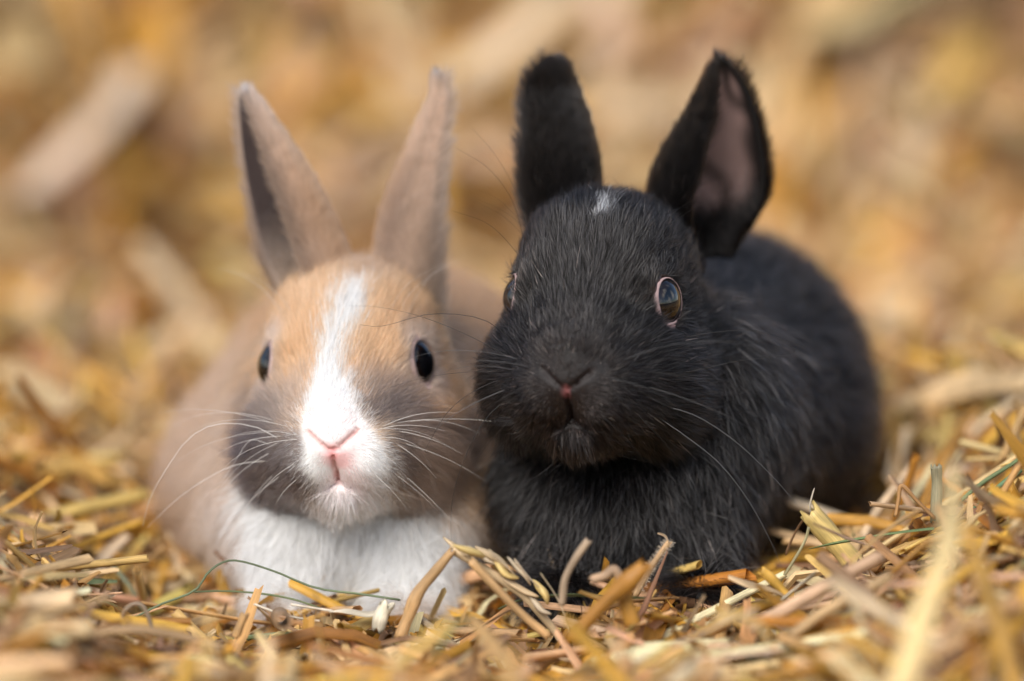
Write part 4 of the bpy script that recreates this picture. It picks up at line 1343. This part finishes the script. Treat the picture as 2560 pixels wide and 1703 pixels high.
straw('straw_stub', 'small tan stub leaning right below the fawn rabbit', [(590, 1590), (602, 1560), (612, 1535)], -4.0, .10, TAN)
straw('golden_straw', 'blurred upright orange sliver left of the kinked straw', [(795, 1530), (802, 1580), (815, 1640)], -8.0, .13, (.66, .37, .09), 'blade')
straw('straw_sliver', 'dark thin sliver standing beside the orange one', [(790, 1480), (797, 1540), (796, 1600)], -6.5, .05, BROWN, 'blade')
straw('straw', 'blurred cream straw lying flat at the left edge', [(-60, 1532), (40, 1522), (110, 1510), (185, 1500)], -7.5, .30, (.70, .50, .30))
straw('straw', 'blurred cream straw lying below the other at the left edge', [(-60, 1600), (60, 1590), (140, 1575), (215, 1572)], -9.5, .26, (.72, .53, .32))
straw('straw', 'soft upright tan straw at the left behind the cream ones', [(48, 1330), (65, 1385), (82, 1430), (90, 1490)], 2.5, .11, (.62, .42, .20))
straw('bent_straw', 'grey stem arched like a hook at the left front', [(298, 1570), (310, 1530), (335, 1510), (360, 1520), (380, 1570)], -4.5, .045, (.33, .25, .17))
straw('straw', 'long brown straw lying level in front of the fawn rabbit', [(200, 1590), (330, 1575), (450, 1590), (560, 1620)], -7.5, .12, (.40, .26, .14))
straw('golden_straw', 'blurred golden straw running down to the front edge at centre', [(1420, 1540), (1470, 1600), (1540, 1680), (1580, 1740)], (-9.5, -14.0), .22, (.68, .37, .05), 'blade', prof=[.8, 1, 1, 1])
straw('straw', 'blurred tan straw crossing low in front of the wheat ear', [(1180, 1540), (1230, 1600), (1270, 1660), (1300, 1740)], (-10.0, -14.0), .20, (.56, .35, .15), 'blade')
straw('golden_straw', 'broad blurred golden blade right of centre in the foreground', [(1780, 1540), (1840, 1530), (1900, 1560), (1930, 1620)], -10.5, .32, (.74, .52, .22), 'blade')
straw('straw', 'dull amber straw fading down before the kinked one', [(1110, 1560), (1060, 1610), (1010, 1640), (990, 1720)], (-8, -13), .22, (.46, .27, .09), 'blade')
# soft shapes on the ground and heap behind
for lab, pl, r_, c_ in (
        ('broad pinkish straw slanting up the heap behind the left ear of the fawn rabbit', [(80, 480), (160, 395), (245, 290), (345, 165)], .66, (.94, .76, .60)),
        ('broad tan straw slanting up the heap between the fawn and black rabbits', [(1130, 215), (1220, 150), (1330, 60), (1440, -40)], .60, (.86, .68, .46)),
        ('upright pinkish straw hanging at the top above the black rabbit', [(1490, -60), (1505, 10), (1525, 80), (1545, 140)], .70, (.78, .58, .42)),
        ('pale flattened straw behind the gap between the black ears', [(1500, 270), (1570, 262), (1640, 268), (1700, 280)], .55, (.82, .62, .40)),
        ('pale straw on the heap at the upper right', [(2000, 60), (2100, 40), (2200, 10), (2300, -30)], .50, (.72, .54, .28)),
        ('golden blade on the heap near the right edge', [(2330, 260), (2380, 180), (2420, 110), (2450, 40)], .60, (.66, .42, .13)),
        ('pale yellow straw lying on the far ground left of the fawn rabbit', [(350, 870), (430, 850), (520, 860), (600, 890)], .42, (.86, .66, .38)),
        ('cream straw on the far ground at the left edge', [(-40, 930), (40, 950), (110, 985), (180, 1020)], .40, (.80, .60, .36)),
        ('golden straw on the far ground left of the fawn haunch', [(120, 1170), (190, 1165), (260, 1190), (310, 1215)], .30, (.66, .40, .12)),
        ('pale straw lying on the far ground right of the black back', [(2180, 800), (2260, 790), (2340, 810), (2420, 850)], .42, (.82, .62, .36)),
        ('cream straw slanting on the right ground behind the mound', [(2230, 1010), (2330, 990), (2440, 960), (2580, 950)], .42, (.80, .58, .32))):
    straw('background_straw', lab, [(a, b, (4.2 + .5 * (a - pl[0][0]) / 250) if b < 700 else 1.6) for a, b in pl], None, r_, c_, 'flat', group='big soft straws in the background', prof=[.7, 1, 1, .8], n=18)
